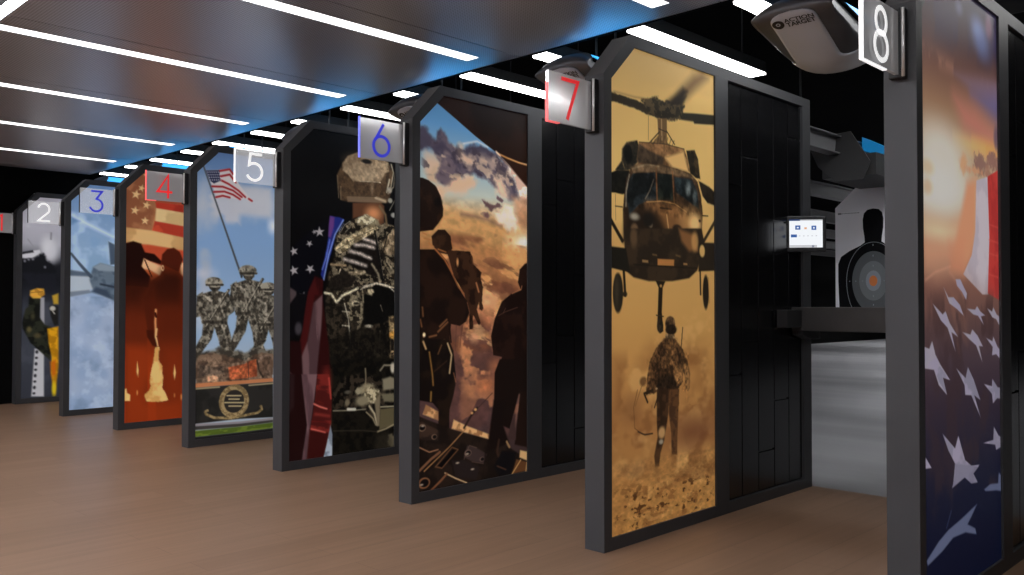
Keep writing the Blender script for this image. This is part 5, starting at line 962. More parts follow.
        ('p', ([(0.3135,0.3749),(0.5305,0.3781),(0.7474,0.4207),(0.7682,0.4922),(0.5686,0.5042),(0.4067,0.47)],(204,128,114)), {'s':0.0706,'a':0.85}),
        ('e', (0.6769,0.5087,0.1563,0.0279,(238,178,100)), {'s':0.0349,'a':0.9}),
        ('e', (0.465,0.5178,0.1417,0.0266,(232,196,130)), {'s':0.0332,'a':0.7}),
        ('e', (0.1805,0.6137,0.2293,0.1236,(222,216,204)), {'s':0.0742,'a':0.95}),
        ('e', (0.1437,0.6973,0.2598,0.0733,(224,222,214)), {'s':0.055,'a':0.9}),
        ('e', (0.5772,0.5709,0.0725,0.0354,(156,118,106)), {'s':0.0123,'rag':0.0163,'rf':60}),
        ('e', (0.732,0.546,0.0824,0.0311,(160,118,106)), {'s':0.0127,'rag':0.0169,'rf':60}),
        ('e', (0.6698,0.5949,0.04,0.0236,(176,130,110)), {'s':0.0112,'rag':0.0112,'rf':60}),
        ('e', (0.3994,0.5915,0.0352,0.0326,(222,172,130)), {'s':0.017,'rag':0.0104,'rf':40}),
        ('e', (0.5135,0.6017,0.0828,0.0094,(214,160,122)), {'s':0.0134,'rag':0.0094,'rf':50}),
        ('e', (0.7694,0.453,0.0279,0.0428,(110,90,110)), {'s':0.0142,'a':0.8}),
        ('e', (0.0609,0.6395,0.0495,0.0239,(216,190,150)), {'s':0.0179,'a':0.7}),
        ('e', (0.0595,0.6994,0.0396,0.0239,(214,180,140)), {'s':0.018,'a':0.7}),
        ('p', ([(0.0149,0.8689),(0.2102,0.8399),(0.3594,0.7798),(0.3969,0.965),(0.1364,0.9959),(0.0125,0.9748)],(224,168,134)), {'s':0.0471,'a':0.7}),
        ('e', (0.1576,0.8338,0.1564,0.0245,(238,220,180)), {'s':0.0306,'a':0.7}),
        ('p', ([(0.4372,0.6497),(0.5398,0.626),(0.5221,0.8017),(0.4786,0.8903),(0.3969,0.965),(0.2612,0.9559),(0.3433,0.8129)],(228,160,122)), {'s':0.0289}),
        ('p', ([(0.2455,0.8628),(0.4003,0.8418),(0.3969,0.965),(0.2611,0.9622)],(226,150,116)), {'s':0.0375,'a':0.5}),
        ('p', ([(0.5354,0.6332),(0.665,0.6061),(0.6758,0.8266),(0.6561,1.0312),(0.591,1.0318),(0.3891,0.9652),(0.4784,0.8969),(0.5176,0.8153)],(212,200,208)), {'s':0.0033,'c2':(198,186,196),'fq':10,'seed':3}),
        ('p', ([(0.6606,0.6066),(0.8126,0.5619),(0.8009,1.0541),(0.6518,1.0272),(0.6758,0.8266)],(206,70,64)), {'s':0.0035,'c2':(186,58,56),'fq':9,'seed':4}),
        ('l', ([(0.6729,0.7783),(0.8005,0.7841)],0.0041,(226,110,96)), {'s':0.0055,'a':0.6}),
        ('l', ([(0.6711,0.8338),(0.7986,0.8411)],0.0041,(226,110,96)), {'s':0.0055,'a':0.6}),
        ('l', ([(0.6696,0.8822),(0.797,0.8909)],0.0041,(226,110,96)), {'s':0.0055,'a':0.6}),
        ('l', ([(0.6672,0.9581),(0.7944,0.9691)],0.0042,(226,110,96)), {'s':0.0055,'a':0.6}),
        ('p', ([(0.0125,0.9748),(0.2613,0.9528),(0.3891,0.9652),(0.591,1.0318),(0.6562,1.0271),(0.8011,1.0505),(0.7995,1.0966),(0.0098,1.0921)],(132,94,84)), {'s':0.0881,'a':0.45}),
        ('n', ((66,48,50),0.012,0.7957,0.9983,1.7735,7,115,0.5,0.8), {'a':0.5,'st':0.6,'fade':0.08}),
        ('n', ((150,108,92),0.0126,0.4637,0.9689,1.2651,6,116,0.5,0.85), {'a':0.4,'st':0.5,'rot':-0.5,'fade':0.08}),
        ('l', ([(0.0364,0.9919),(0.1201,0.966),(0.2616,0.9434)],0.0048,(226,170,140)), {'s':0.0094,'a':0.6}),
        ('l', ([(0.2254,0.9446),(0.3066,0.9863),(0.3908,1.0426)],0.0056,(200,150,130)), {'s':0.0112,'a':0.5}),
        ('p', ([(0.3123,0.9839),(0.3577,0.9829),(0.3956,1.0106),(0.4245,1.0297),(0.416,1.0525),(0.372,1.0238),(0.3248,1.0053)],(172,165,180)), {'s':0.0026,'c2':(170,162,184),'fq':16,'seed':5}),
        ('p', ([(0.1969,1.0122),(0.2408,1.0439),(0.2902,1.0436),(0.3516,1.0688),(0.3891,1.1055),(0.3228,1.0827),(0.2493,1.0638)],(172,165,180)), {'s':0.0025,'c2':(170,162,184),'fq':16,'seed':5}),
        ('p', ([(0.0975,1.0647),(0.1859,1.0995),(0.2127,1.0892),(0.2513,1.128),(0.3297,1.1748),(0.2669,1.1576),(0.304,1.2227),(0.231,1.1432),(0.168,1.1177)],(172,165,180)), {'s':0.0024,'c2':(170,162,184),'fq':16,'seed':5}),
        ('p', ([(0.425,1.0817),(0.5097,1.0853),(0.5307,1.0727),(0.5658,1.0922),(0.6188,1.1061),(0.5716,1.109),(0.6006,1.1391),(0.5401,1.1068),(0.4887,1.1017)],(172,165,180)), {'s':0.0026,'c2':(170,162,184),'fq':16,'seed':5}),
        ('p', ([(0.6436,1.0809),(0.6986,1.0929),(0.7149,1.0776),(0.7528,1.1036),(0.7989,1.1146),(0.7976,1.1535),(0.7477,1.1211),(0.7024,1.1137)],(172,165,180)), {'s':0.0027,'c2':(170,162,184),'fq':16,'seed':5}),
        ('p', ([(0.3759,1.1606),(0.4564,1.1702),(0.477,1.153),(0.5318,1.1753),(0.5897,1.2152),(0.5474,1.2125),(0.5816,1.2695),(0.5163,1.2095),(0.4459,1.1863)],(172,165,180)), {'s':0.0026,'c2':(170,162,184),'fq':16,'seed':5}),
        ('p', ([(0.6294,1.1866),(0.6997,1.2002),(0.7115,1.1839),(0.7604,1.223),(0.8019,1.2386),(0.8007,1.2739),(0.7435,1.2483),(0.6936,1.2512),(0.7035,1.2211)],(172,165,180)), {'s':0.0027,'c2':(170,162,184),'fq':16,'seed':5}),
        ('p', ([(0.0187,1.1968),(0.0642,1.2054),(0.0896,1.1813),(0.1172,1.2253),(0.1593,1.2574),(0.2483,1.3126),(0.1809,1.2981),(0.2183,1.3588),(0.1456,1.3233),(0.1042,1.2727),(0.0172,1.2635)],(172,165,180)), {'s':0.0024,'c2':(170,162,184),'fq':16,'seed':5}),
        ('p', ([(0.1093,1.2733),(0.1557,1.2636),(0.1815,1.2771),(0.2465,1.3128),(0.1809,1.3015),(0.2184,1.3573),(0.1459,1.3115)],(148,144,164)), {'s':0.0024,'c2':(170,162,184),'fq':16,'seed':5}),
        ('p', ([(0.3119,1.2789),(0.4027,1.3158),(0.4273,1.2796),(0.4862,1.326),(0.5564,1.4017),(0.4908,1.3802),(0.5588,1.464),(0.4604,1.378),(0.3972,1.3721),(0.3923,1.3396)],(148,144,164)), {'s':0.0025,'c2':(170,162,184),'fq':16,'seed':5}),
        ('p', ([(0.5984,1.3483),(0.69,1.3624),(0.6953,1.3358),(0.7556,1.3702),(0.809,1.3773),(0.8076,1.4175),(0.7497,1.4096),(0.6992,1.4244),(0.6891,1.3899)],(148,144,164)), {'s':0.0027,'c2':(170,162,184),'fq':16,'seed':5}),
        ('p', ([(0.5835,1.5549),(0.6995,1.5562),(0.7078,1.5094),(0.7613,1.5469),(0.8029,1.5583),(0.8019,1.5899),(0.7322,1.5965),(0.7214,1.5759)],(148,144,164)), {'s':0.0027,'c2':(170,162,184),'fq':16,'seed':5}),
        ('p', ([(0.1747,1.4788),(0.2918,1.5399),(0.3246,1.5014),(0.3892,1.5896),(0.4535,1.6172),(0.5392,1.625),(0.4728,1.6458),(0.5168,1.6815),(0.3837,1.6465),(0.2703,1.6555),(0.2905,1.5897),(0.228,1.5386)],(148,144,164)), {'s':0.0025,'c2':(170,162,184),'fq':16,'seed':5}),
        ('p', ([(0.0207,1.5329),(0.0753,1.5751),(0.0198,1.5707)],(148,144,164)), {'s':0.0023,'c2':(170,162,184),'fq':16,'seed':5}),
        ('p', ([(0.2905,1.5907),(0.5307,1.6302),(0.4728,1.6468),(0.5167,1.6825),(0.4518,1.6777),(0.3837,1.6474),(0.2591,1.6654),(0.2914,1.6252)],(140,137,158)), {'s':0.0024,'c2':(132,128,150),'fq':16,'seed':5}),
        ('p', ([(0.5892,1.7177),(0.6612,1.71),(0.751,1.7196),(0.7592,1.681),(0.8028,1.7024),(0.801,1.757),(0.7274,1.7418),(0.6061,1.727)],(100,108,138)), {'s':0.0047}),
        ('p', ([(0.5104,1.756),(0.4486,1.7895),(0.4084,1.8083),(0.4876,1.8354),(0.5012,1.8588),(0.3882,1.8315),(0.2658,1.8263),(0.1671,1.85),(0.0355,1.8693),(0.0294,1.8517),(0.1335,1.8134),(0.2215,1.7935),(0.3512,1.7791)],(100,108,138)), {'s':0.0046}),
        ('l', ([(0.25,1.7369),(0.2039,1.7842)],0.0037,(70,84,120)), {'s':0.0037}),
    ],
}
# ------------------------------------------------------------------ printed panels: a small painter for the printed pictures
# coordinates: metres on the panel, x from the aisle edge, y from the top edge; colours 0..255
BW, BH = PW, PZ1 - PZ0
def _noise(shape_xy, X, Y, seed):
    nx, ny = shape_xy
    g = np.random.RandomState(seed).rand(ny + 2, nx + 2)
    xi = np.floor(X).astype(int); yi = np.floor(Y).astype(int)
    fx = X - xi; fy = Y - yi; xi %= nx; yi %= ny
    fx = fx * fx * (3 - 2 * fx); fy = fy * fy * (3 - 2 * fy)
    return (g[yi, xi] * (1 - fx) + g[yi, xi + 1] * fx) * (1 - fy) + (g[yi + 1, xi] * (1 - fx) + g[yi + 1, xi + 1] * fx) * fy
def fbm(X, Y, freq, seed, octv=4, stretch=1., rot=0.):
    c, s = math.cos(rot), math.sin(rot)
    U = (X * c + Y * s) * freq / stretch + 50.; V = (-X * s + Y * c) * freq + 50.
    o = np.zeros_like(X); a = 1.; t = 0.
    for i in range(octv):
        o += a * _noise((97, 97), U * 2 ** i, V * 2 ** i, seed + i); t += a; a *= .5
    return np.clip((o / t - .5) * 1.7 + .5, 0, 1)
def sstep(x):
    x = np.clip(x, 0, 1); return x * x * (3 - 2 * x)

class Print:
    def __init__(self, nx, ny):
        self.nx, self.ny = nx, ny
        self.x = (np.arange(nx) + .0) / (nx - 1) * BW; self.y = np.arange(ny) / (ny - 1) * BH
        self.X, self.Y = np.meshgrid(self.x, self.y)
        self.img = np.zeros((ny, nx, 3))
    def win(self, x0, x1, y0, y1):
        i0 = int(np.clip(np.searchsorted(self.x, x0), 0, self.nx)); i1 = int(np.clip(np.searchsorted(self.x, x1) + 1, 0, self.nx))
        j0 = int(np.clip(np.searchsorted(self.y, y0), 0, self.ny)); j1 = int(np.clip(np.searchsorted(self.y, y1) + 1, 0, self.ny))
        return slice(j0, j1), slice(i0, i1)
    def blend(self, w, al, c, c2=None, fq=20, seed=1, st=1., rot=0., lo=.35, hi=.65):
        X, Y = self.X[w], self.Y[w]
        col = np.array(c, float) * np.ones(X.shape + (1,))
        if c2 is not None:
            n = sstep((fbm(X, Y, fq, seed, 4, st, rot) - lo) / (hi - lo))[..., None]
            col = col * (1 - n) + np.array(c2, float) * n
        self.img[w] = self.img[w] * (1 - al[..., None]) + col * al[..., None]
    def p(self, P, c, s=.004, a=1., rag=0., rf=30, **k):
        """polygon with a soft (s) and ragged (rag) edge"""
        P = np.array(P, float); m = s + rag + .002
        w = self.win(P[:, 0].min() - m, P[:, 0].max() + m, P[:, 1].min() - m, P[:, 1].max() + m)
        X, Y = self.X[w], self.Y[w]
        if X.size == 0: return
        d = np.full(X.shape, 1e9); ins = np.zeros(X.shape, bool); n = len(P)
        for i in range(n):
            x0, y0 = P[i]; x1, y1 = P[(i + 1) % n]; dx, dy = x1 - x0, y1 - y0
            t = np.clip(((X - x0) * dx + (Y - y0) * dy) / (dx * dx + dy * dy + 1e-12), 0, 1)
            d = np.minimum(d, np.hypot(X - x0 - t * dx, Y - y0 - t * dy))
            cr = (y0 > Y) != (y1 > Y)
            ins ^= cr & (X < dx * (Y - y0) / (dy if abs(dy) > 1e-9 else 1e-9) + x0)
        d = np.where(ins, d, -d)
        if rag: d = d + (fbm(X, Y, rf, k.get('seed', 1) + 7) - .5) * 2 * rag
        self.blend(w, sstep(d / s * .5 + .5) * a, c, **k)
    def l(self, P, wd, c, s=.003, a=1., w2=None, **k):
        """stroke along P, width wd (tapering to w2)"""
        P = np.array(P, float); mw = max(wd, w2 or 0) / 2 + s + .002
        w = self.win(P[:, 0].min() - mw, P[:, 0].max() + mw, P[:, 1].min() - mw, P[:, 1].max() + mw)
        X, Y = self.X[w], self.Y[w]
        if X.size == 0: return
        best = np.full(X.shape, -1e9); n = len(P) - 1
        for i in range(n):
            x0, y0 = P[i]; x1, y1 = P[i + 1]; dx, dy = x1 - x0, y1 - y0
            t = np.clip(((X - x0) * dx + (Y - y0) * dy) / (dx * dx + dy * dy + 1e-12), 0, 1)
            r = wd / 2 if w2 is None else (wd + (w2 - wd) * (i + t) / n) / 2
            best = np.maximum(best, r - np.hypot(X - x0 - t * dx, Y - y0 - t * dy))
        self.blend(w, sstep(best / s * .5 + .5) * a, c, **k)
    def e(self, cx, cy, rx, ry, c, s=.004, a=1., rot=0., rag=0., rf=30, **k):
        m = max(rx, ry) + s + rag
        w = self.win(cx - m, cx + m, cy - m, cy + m); X, Y = self.X[w] - cx, self.Y[w] - cy
        if X.size == 0: return
        co_, si = math.cos(rot), math.sin(rot); U = X * co_ + Y * si; V = -X * si + Y * co_
        q = np.hypot(U / rx, V / ry); d = (1 - q) * min(rx, ry)
        if rag: d = d + (fbm(self.X[w], self.Y[w], rf, k.get('seed', 1) + 3) - .5) * 2 * rag
        self.blend(w, sstep(d / s * .5 + .5) * a, c, **k)
    def g(self, stops):
        """vertical gradient over the whole panel"""
        ys = [q[0] for q in stops]
        for j in range(3):
            self.img[..., j] = np.interp(self.y, ys, [q[1][j] for q in stops])[:, None]
    def n(self, c, x0, x1, y0, y1, fq, seed, lo, hi, a=1., st=1., rot=0., fade=.05, octv=4):
        """clouds, dust, speckle: colour c where the noise passes lo..hi, inside a soft-edged box"""
        w = self.win(x0, x1, y0, y1); X, Y = self.X[w], self.Y[w]
        if X.size == 0: return
        q = sstep((fbm(X, Y, fq, seed, octv, st, rot) - lo) / (hi - lo))
        ed = np.minimum(np.minimum(X - x0, x1 - X), np.minimum(Y - y0, y1 - Y)) / fade
        self.blend(w, q * sstep(np.minimum(ed, 1)) * a, c)

    def t(self, x0, x1, y0, y1, fq, seed, amp, st=1., rot=0., fade=.04, mx=0):
        """photographic grain: brightness wanders by +-amp"""
        w = self.win(x0, x1, y0, y1); X, Y = self.X[w], self.Y[w]
        if X.size == 0: return
        ed = sstep(np.minimum(np.minimum(np.minimum(X - x0, x1 - X), np.minimum(Y - y0, y1 - Y)) / fade, 1))
        if mx: ed = ed * sstep((mx - self.img[w].mean(-1)) / (mx * .2) + .5)
        self.img[w] *= (1 + amp * ed * (fbm(X, Y, fq, seed, 3, st, rot) - .5) * 2)[..., None]

GRID = {1: (90, 260), 2: (90, 300), 3: (110, 360), 4: (150, 460), 5: (180, 560), 6: (200, 640), 7: (210, 760), 8: (190, 760)}
def poster_mesh(k, parent):
    nx, ny = GRID[k]
    pr = Print(nx, ny)
    for name, args, kw in ART.get(k, []):
        getattr(pr, name)(*args, **kw)
    img = np.clip(pr.img / 255., 0, 1)
    lin = np.where(img <= .04045, img / 12.92, ((img + .055) / 1.055) ** 2.4)
    lin = np.clip(lin * GAIN.get(k, 1.), 0, .92)
    yy = FW + pr.X; zz = PZ1 - pr.Y
    v = np.stack([np.full_like(yy, -.009), yy, zz], -1).reshape(-1, 3)
    i = np.arange(nx * ny).reshape(ny, nx)
    q = np.stack([i[:-1, :-1], i[1:, :-1], i[1:, 1:], i[:-1, 1:]], -1).reshape(-1, 4)
    cy = v[q, 1].mean(1); cz = v[q, 2].mean(1)
    q = q[(cz - (CH_Z - .012)) - (cy - FW) < .018]          # the corner under the frame gusset is cut off
    # thickness: a back sheet closes the panel
    me = bpy.data.meshes.new('poster')
    nv = len(v); bk = np.array([[-.058, FW, PZ0], [-.058, FW + PW, PZ0], [-.058, FW + PW, PZ1], [-.058, FW + .14, PZ1], [-.058, FW, PZ1 - .14]])
    v = np.concatenate([v, bk]); q = np.concatenate([q, [[nv, nv + 4, nv + 2, nv + 1], [nv + 4, nv + 3, nv + 2, nv + 2]][:1]])
    me.vertices.add(len(v)); me.vertices.foreach_set('co', v.astype(np.float32).ravel())
    me.loops.add(q.size); me.loops.foreach_set('vertex_index', q.astype(np.int32).ravel())
    me.polygons.add(len(q)); me.polygons.foreach_set('loop_start', np.arange(0, q.size, 4, dtype=np.int32))
    me.update(calc_edges=True)
    ca = me.color_attributes.new('print', 'FLOAT_COLOR', 'POINT')
    rgba = np.ones((len(v), 4), np.float32); rgba[:nv, :3] = lin.reshape(-1, 3); rgba[nv:, :3] = .02
    ca.data.foreach_set('color', rgba.ravel())
    me.materials.append(M['print'])
    o = bpy.data.objects.new('poster', me); COL.objects.link(o); o.parent = parent
    o['label'] = POSTER_LABELS[k]
    return o
POSTER_LABELS = {k: 'printed picture of ' + ('a ' if k in (1, 2, 5, 7, 8) else '') + SUBJ[k] for k in range(1, 9)}
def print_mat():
    m = mat('glowing_print', (.5, .5, .5), .45, spec=.12)
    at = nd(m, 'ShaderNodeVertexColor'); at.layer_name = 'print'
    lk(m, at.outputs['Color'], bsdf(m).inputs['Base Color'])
    lk(m, at.outputs['Color'], bsdf(m).inputs['Emission Color']); bsdf(m).inputs['Emission Strength'].default_value = PRINT_GLOW   # glow added to the print colours, brighter than the room lamps make them
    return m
M['print'] = print_mat()
# ------------------------------------------------------------------ the setting
b = MB(); b.box(XL, XR, YF, D + .012, -.06, 0.)
struct(b.build('floor', M['floor']), 'brown wood plank floor of the aisle', 'floor')
b = MB(); b.box(-7.885, XR, D + .012, YB, -.06, 0.)
struct(b.build('floor_range', M['concrete']), 'pale grey concrete floor downrange', 'floor')
b = MB(); b.box(XL - .12, XL, YF, D + .012, 0, 3.0); b.box(-7.885 - .12, XL - .12, D + .012, D + .06, 0, 3.)
struct(b.build('wall_left', M['wall_black']), 'black side wall beyond the last divider', 'wall')
b = MB(); b.box(-7.885 - .12, -7.885, D + .06, YB, 0, 3.0)
struct(b.build('wall_range', M['wall_black']), 'black side wall of the range', 'wall')
b = MB(); b.box(-8.1, XR + .12, YB, YB + .12, 0, 3.0)
struct(b.build('wall_back', M['wall_black']), 'black end wall of the range', 'wall')
b = MB(); b.box(XR, XR + .12, YF, YB, 0, 3.0)
struct(b.build('wall_right', M['wall_black']), 'black side wall on the right', 'wall')
b = MB(); b.box(XL, XR, YF - .12, YF, 0, 3.0)
struct(b.build('wall_front', M['lobby_white']), 'white lobby wall facing the lanes', 'wall')
b = MB(); b.box(-8.1, XR + .12, EDGE_Y + .03, YB + .12, 3.0, 3.1)
struct(b.build('ceiling_range', M['wall_black']), 'black ceiling above the lanes', 'ceiling')
b = MB(); b.box(XL - .12, XR + .12, YF - .12, EDGE_Y + .03, 3.0, 3.1)
struct(b.build('ceiling_lobby', M['lobby_white']), 'white ceiling of the lobby', 'ceiling')

# dropped ceiling of long metal trays, one tray per lane width, with a light slot at each joint
CX0 = -7.03; CX1 = XR - .02; CY0 = -1.526
tray = empty('dropped_ceiling', ((CX0 + CX1) / 2, (CY0 + EDGE_Y) / 2, CEIL))
struct(tray, 'dark perforated metal dropped ceiling over the aisle with light slots', 'ceiling')
ox, oy, oz = tray.location
strips = []
x = -.0275
while x + S < CX1: x += S
while x > CX0 + .05:
    strips.append(x); x -= S
strips.sort()
STRIP_Y1 = .4325; SW = .0465
def joints(x0, x1):
    """solid tray slab between x0 and x1, with a fine groove near one side"""
    b = MB()
    g = x0 + .165 if x1 - x0 > .6 else None
    if g:
        b.box(x0 - ox, g - .003 - ox, CY0 - oy, EDGE_Y - oy, 0, .05)
        b.box(g - .003 - ox, g + .003 - ox, CY0 - oy, EDGE_Y - oy, .006, .05)
        b.box(g + .003 - ox, x1 - ox, CY0 - oy, EDGE_Y - oy, 0, .05)
    else:
        b.box(x0 - ox, x1 - ox, CY0 - oy, EDGE_Y - oy, 0, .05)
    return b
xs = [CX0] + strips + [CX1]
for i in range(len(xs) - 1):
    x0 = xs[i] + (SW if i else 0); x1 = xs[i + 1] - (SW if i < len(xs) - 2 else 0)
    joints(x0, x1).build('tray', M['perforated'], tray)
for x in strips:
    b = MB(); b.box(x - SW - ox, x + SW - ox, STRIP_Y1 - oy, EDGE_Y - oy, 0, .05)
    b.build('tray_end', M['perforated'], tray)
b = MB(); b.box(CX0 - ox, CX1 - ox, EDGE_Y - oy, EDGE_Y + .012 - oy, -.004, .09); b.box(CX0 - .012 - ox, CX0 - ox, CY0 - oy, EDGE_Y + .012 - oy, -.004, .09)
b.build('edge_trim', M['black'], tray)
side_names = {}
for i, x in enumerate(strips):
    t = empty('ceiling_light', (x, (CY0 + STRIP_Y1) / 2, CEIL))
    L2 = (STRIP_Y1 - CY0) / 2
    b = MB()
    b.box(-SW, SW, -L2, -.003, .002, .012); b.box(-SW, SW, .003, L2, .002, .012)
    b.build('diffuser', M['slot_tube'], t)
    b = MB(); b.box(-SW, SW, -L2, L2, .012, .055); b.build('housing', M['housing'], t)
    n = len(strips) - i
    tag(t, AISLE_LABELS[i], 'ceiling light', 'light slots in the dropped ceiling')

# linear lamps over the lanes, two per lane, hung from the black ceiling
LZ = 2.297
lane_x = []
for k in range(1, 9):
    lane_x.append(((k - 7) * S - .331, k, 'divider'))
    lane_x.append(((k - 7) * S + .246, k, 'bay'))
for x, k, where in lane_x:
    if x < XL + .1: continue
    t = empty('lane_light', (x, (.66 + 1.838) / 2, LZ))
    L2 = (1.838 - .66) / 2
    b = MB(); b.cbox(-.05, .05, -L2, L2, 0, .012, .002); b.build('diffuser', M['tube'], t)
    b = MB(); b.cbox(-.05, .05, -L2 - .004, L2 + .004, .012, .075, .004); b.build('housing', M['housing'], t)
    for s in (-1, 1):
        b = MB(); b.tube([(0, s * L2 * .7, .07), (0, s * L2 * .7, 3.0 - LZ)], .004, 8); b.build('suspension_rod', M['housing'], t)
    tag(t, LANE_LABELS[(k, where)], 'ceiling light', 'lamps hung over the lanes')

# ------------------------------------------------------------------ lane dividers
def frame_mesh():
    """posts, rails, mid post, corner gusset; local x from -T to 0, printed face at x = 0"""
    b = MB()
    ym = FW + PW; y2 = .946; y3 = 1.712; fb = PZ0; ft = PZ1
    # outline ring made of convex prisms
    b.prism([(0, 0), (FW, 0), (FW, CH_Z - .012), (0, CH_Z)], 'x', -T, 0)                      # front post
    b.prism([(0, CH_Z), (FW, CH_Z - .012), (FW + .152, ft - .007), (CH_Y + .0, H)], 'x', -T, 0)  # sloping corner
    b.prism([(CH_Y, H), (FW + .152, ft - .007), (FW + .152, ft), (D, ft), (D, H)], 'x', -T, 0)  # top rail
    b.prism([(FW, 0), (D, 0), (D, fb), (FW, fb)], 'x', -T, 0)                                 # bottom rail
    b.prism([(ym, fb), (y2, fb), (y2, ft), (ym, ft)], 'x', -T, 0)                             # mid post
    b.prism([(y3, fb), (D, fb), (D, ft), (y3, ft)], 'x', -T, 0)                               # rear post
    return b

def plank_panel():
    b = MB()
    edges = [.946, 1.086, 1.246, 1.408, 1.564, 1.712]
    joints_ = [[.647, 1.558], [.80, 1.708], [.249, 1.157], [.494, 1.411], [.95, 1.864]]
    b.box(-.06, -.020, .946, 1.712, PZ0, PZ1)
    for i in range(5):
        zs = [PZ0 + .004] + joints_[i] + [PZ1 - .004]
        for j in range(len(zs) - 1):
            b.cbox(-.020, -.012, edges[i] + .004, edges[i + 1] - .004, zs[j] + .005, zs[j + 1] - .005, .0006)
    return b

DX = {k: (k - 7) * S - (.12 if k == 1 else 0) for k in range(1, 9)}
proto_frame = proto_plank = proto_back = None
for k in range(1, 9):
    t = empty('lane_divider', (DX[k], 0, 0))
    tag(t, DIVIDER_LABELS[k], 'divider', 'printed lane dividers')
    if proto_frame is None:
        proto_frame = frame_mesh().build('frame', M['frame'], t)
        proto_plank = plank_panel().build('plank_panel', M['plank'], t)
        bb = MB(); bb.box(-T + .004, -.062, FW, 1.712, PZ0, PZ1 - .012)
        bb2 = MB(); bb2.prism([(FW, PZ0), (1.712, PZ0), (1.712, PZ1), (FW + .152, PZ1), (FW, CH_Z - .012)], 'x', -T + .006, -.062)
        proto_back = bb2.build('back_panel', M['plank'], t)
    else:
        for p in (proto_frame, proto_plank, proto_back):
            c = p.copy(); COL.objects.link(c); c.parent = t
    poster_mesh(k, t)

# ------------------------------------------------------------------ number signs
def ribbon(pts, w, x0, x1, b, closed=False):
    """flat stroke of width w along pts ((y,z)), from x0 to x1"""
    P = [Vector(p) for p in pts]; n = len(P); L = []; R_ = []
    for i in range(n):
        a = P[(i - 1) % n] if (closed or i > 0) else None
        c = P[(i + 1) % n] if (closed or i < n - 1) else None
        d1 = (P[i] - a).normalized() if a is not None else (c - P[i]).normalized()
        d2 = (c - P[i]).normalized() if c is not None else d1
        nrm = Vector((-(d1.y + d2.y), d1.x + d2.x))
        if nrm.length < 1e-6: nrm = Vector((-d1.y, d1.x))
        nrm.normalize()
        s = w / 2 / max(.45, nrm.dot(Vector((-d1.y, d1.x))))
        L.append(P[i] + nrm * s); R_.append(P[i] - nrm * s)
    m = n if closed else n - 1
    for i in range(m):
        j = (i + 1) % n
        b.prism([tuple(L[i]), tuple(L[j]), tuple(R_[j]), tuple(R_[i])], 'x', x0, x1)

def arc(cx, cy, rx, ry, a0, a1, n=28):
    return [(cx + rx * math.cos(math.radians(a0 + (a1 - a0) * i / n)), cy + ry * math.sin(math.radians(a0 + (a1 - a0) * i / n))) for i in range(n + 1)]

def numeral(d):
    """strokes in a box 0..1 wide (y) by 0..1.55 high (z)"""
    if d == 1: return [([(.15, 1.25), (.55, 1.5), (.55, 0)], False)]
    if d == 2: return [(arc(.48, 1.05, .44, .45, 165, -38) + [(.06, .05), (.98, .05)], False)]
    if d == 3: return [([(.08, 1.5), (.86, 1.5), (.46, .93)] + arc(.44, .46, .46, .46, 82, -160), False)]
    if d == 4: return [([(.72, 0), (.72, 1.52), (.02, .42), (1.0, .42)], False)]
    if d == 5: return [([(.92, 1.5), (.2, 1.5), (.12, .86)] + arc(.44, .5, .48, .48, 110, -155), False)]
    if d == 6: return [(arc(.5, .48, .46, .46, 0, 360)[:-1], True), ([(.15, .75), (.62, 1.53)], False)]
    if d == 7: return [([(.03, 1.5), (.97, 1.5), (.36, 0)], False)]
    if d == 8: return [(arc(.5, 1.12, .37, .37, 0, 360)[:-1], True), (arc(.5, .40, .46, .40, 0, 360)[:-1], True)]

PLY0, PLY1, PLZ0, PLZ1 = -.286, -.022, 1.676, 1.876
XC = -T / 2
PT = .006
SIGN = {1: 'red', 2: 'white', 3: 'blue', 4: 'red', 5: 'white', 6: 'blue', 7: 'red', 8: 'white'}
for k in range(1, 9):
    c = SIGN[k]
    t = empty('number_sign', (DX[k] + XC, 0, 1.672))
    zz = -1.672
    b = MB(); b.box(-PT, PT, PLY0 + .004, PLY1, PLZ0 + .004 + zz, PLZ1 - .004 + zz)
    b.build('plate', M['acrylic_clear' if k in (2, 3, 5) else 'acrylic_brushed'], t)
    b = MB(); b.box(-PT, PT, PLY0, PLY0 + .004, PLZ0 + .004 + zz, PLZ1 - (.05 if k == 7 else .0) + zz)
    if k in (1, 4, 7): b.box(-PT, PT, PLY0, PLY0 + .07, PLZ0 + zz, PLZ0 + .004 + zz)
    if k == 8: b.box(-PT, PT, PLY0, PLY0 + .17, PLZ0 + zz, PLZ0 + .004 + zz)
    if k == 5: b.box(-PT, PT, PLY0 + .004, PLY1, PLZ1 - .006 + zz, PLZ1 + zz)
    b.build('lit_edge', M['edge_' + c] if k not in (2, 3) else M['rubber'], t)
    b = MB(); b.cbox(-.024, .024, PLY1 - .006, 0, PLZ0 - .006 + zz, PLZ1 + .006 + zz, .003)
    b.build('bracket', M['rubber'], t)
    b = MB(); b.tube([(.022, PLY1 - .010, PLZ0 - .004 + zz), (.022, PLY1 - .010, PLZ1 + .004 + zz)], .0052, 16)
    b.build('chrome_rod', M['chrome'], t, True)
    b = MB(); sc = .103
    w = .0145
    for side in ((1,) if k in (2, 3, 5) else (1, -1)):
        x0, x1 = (PT, PT + .0015) if side > 0 else (-PT - .0015, -PT)
        for pts, closed in numeral(k):
            q = [((-.158 if k > 1 else -.128) + sc * (p[0] - .5) * side, 1.698 + sc * p[1] + zz) for p in pts]
            ribbon(q, w, x0, x1, b, closed)
    b.build('numeral', M['num_' + c], t)
    tag(t, SIGN_LABELS[k], 'sign', 'lane number signs')

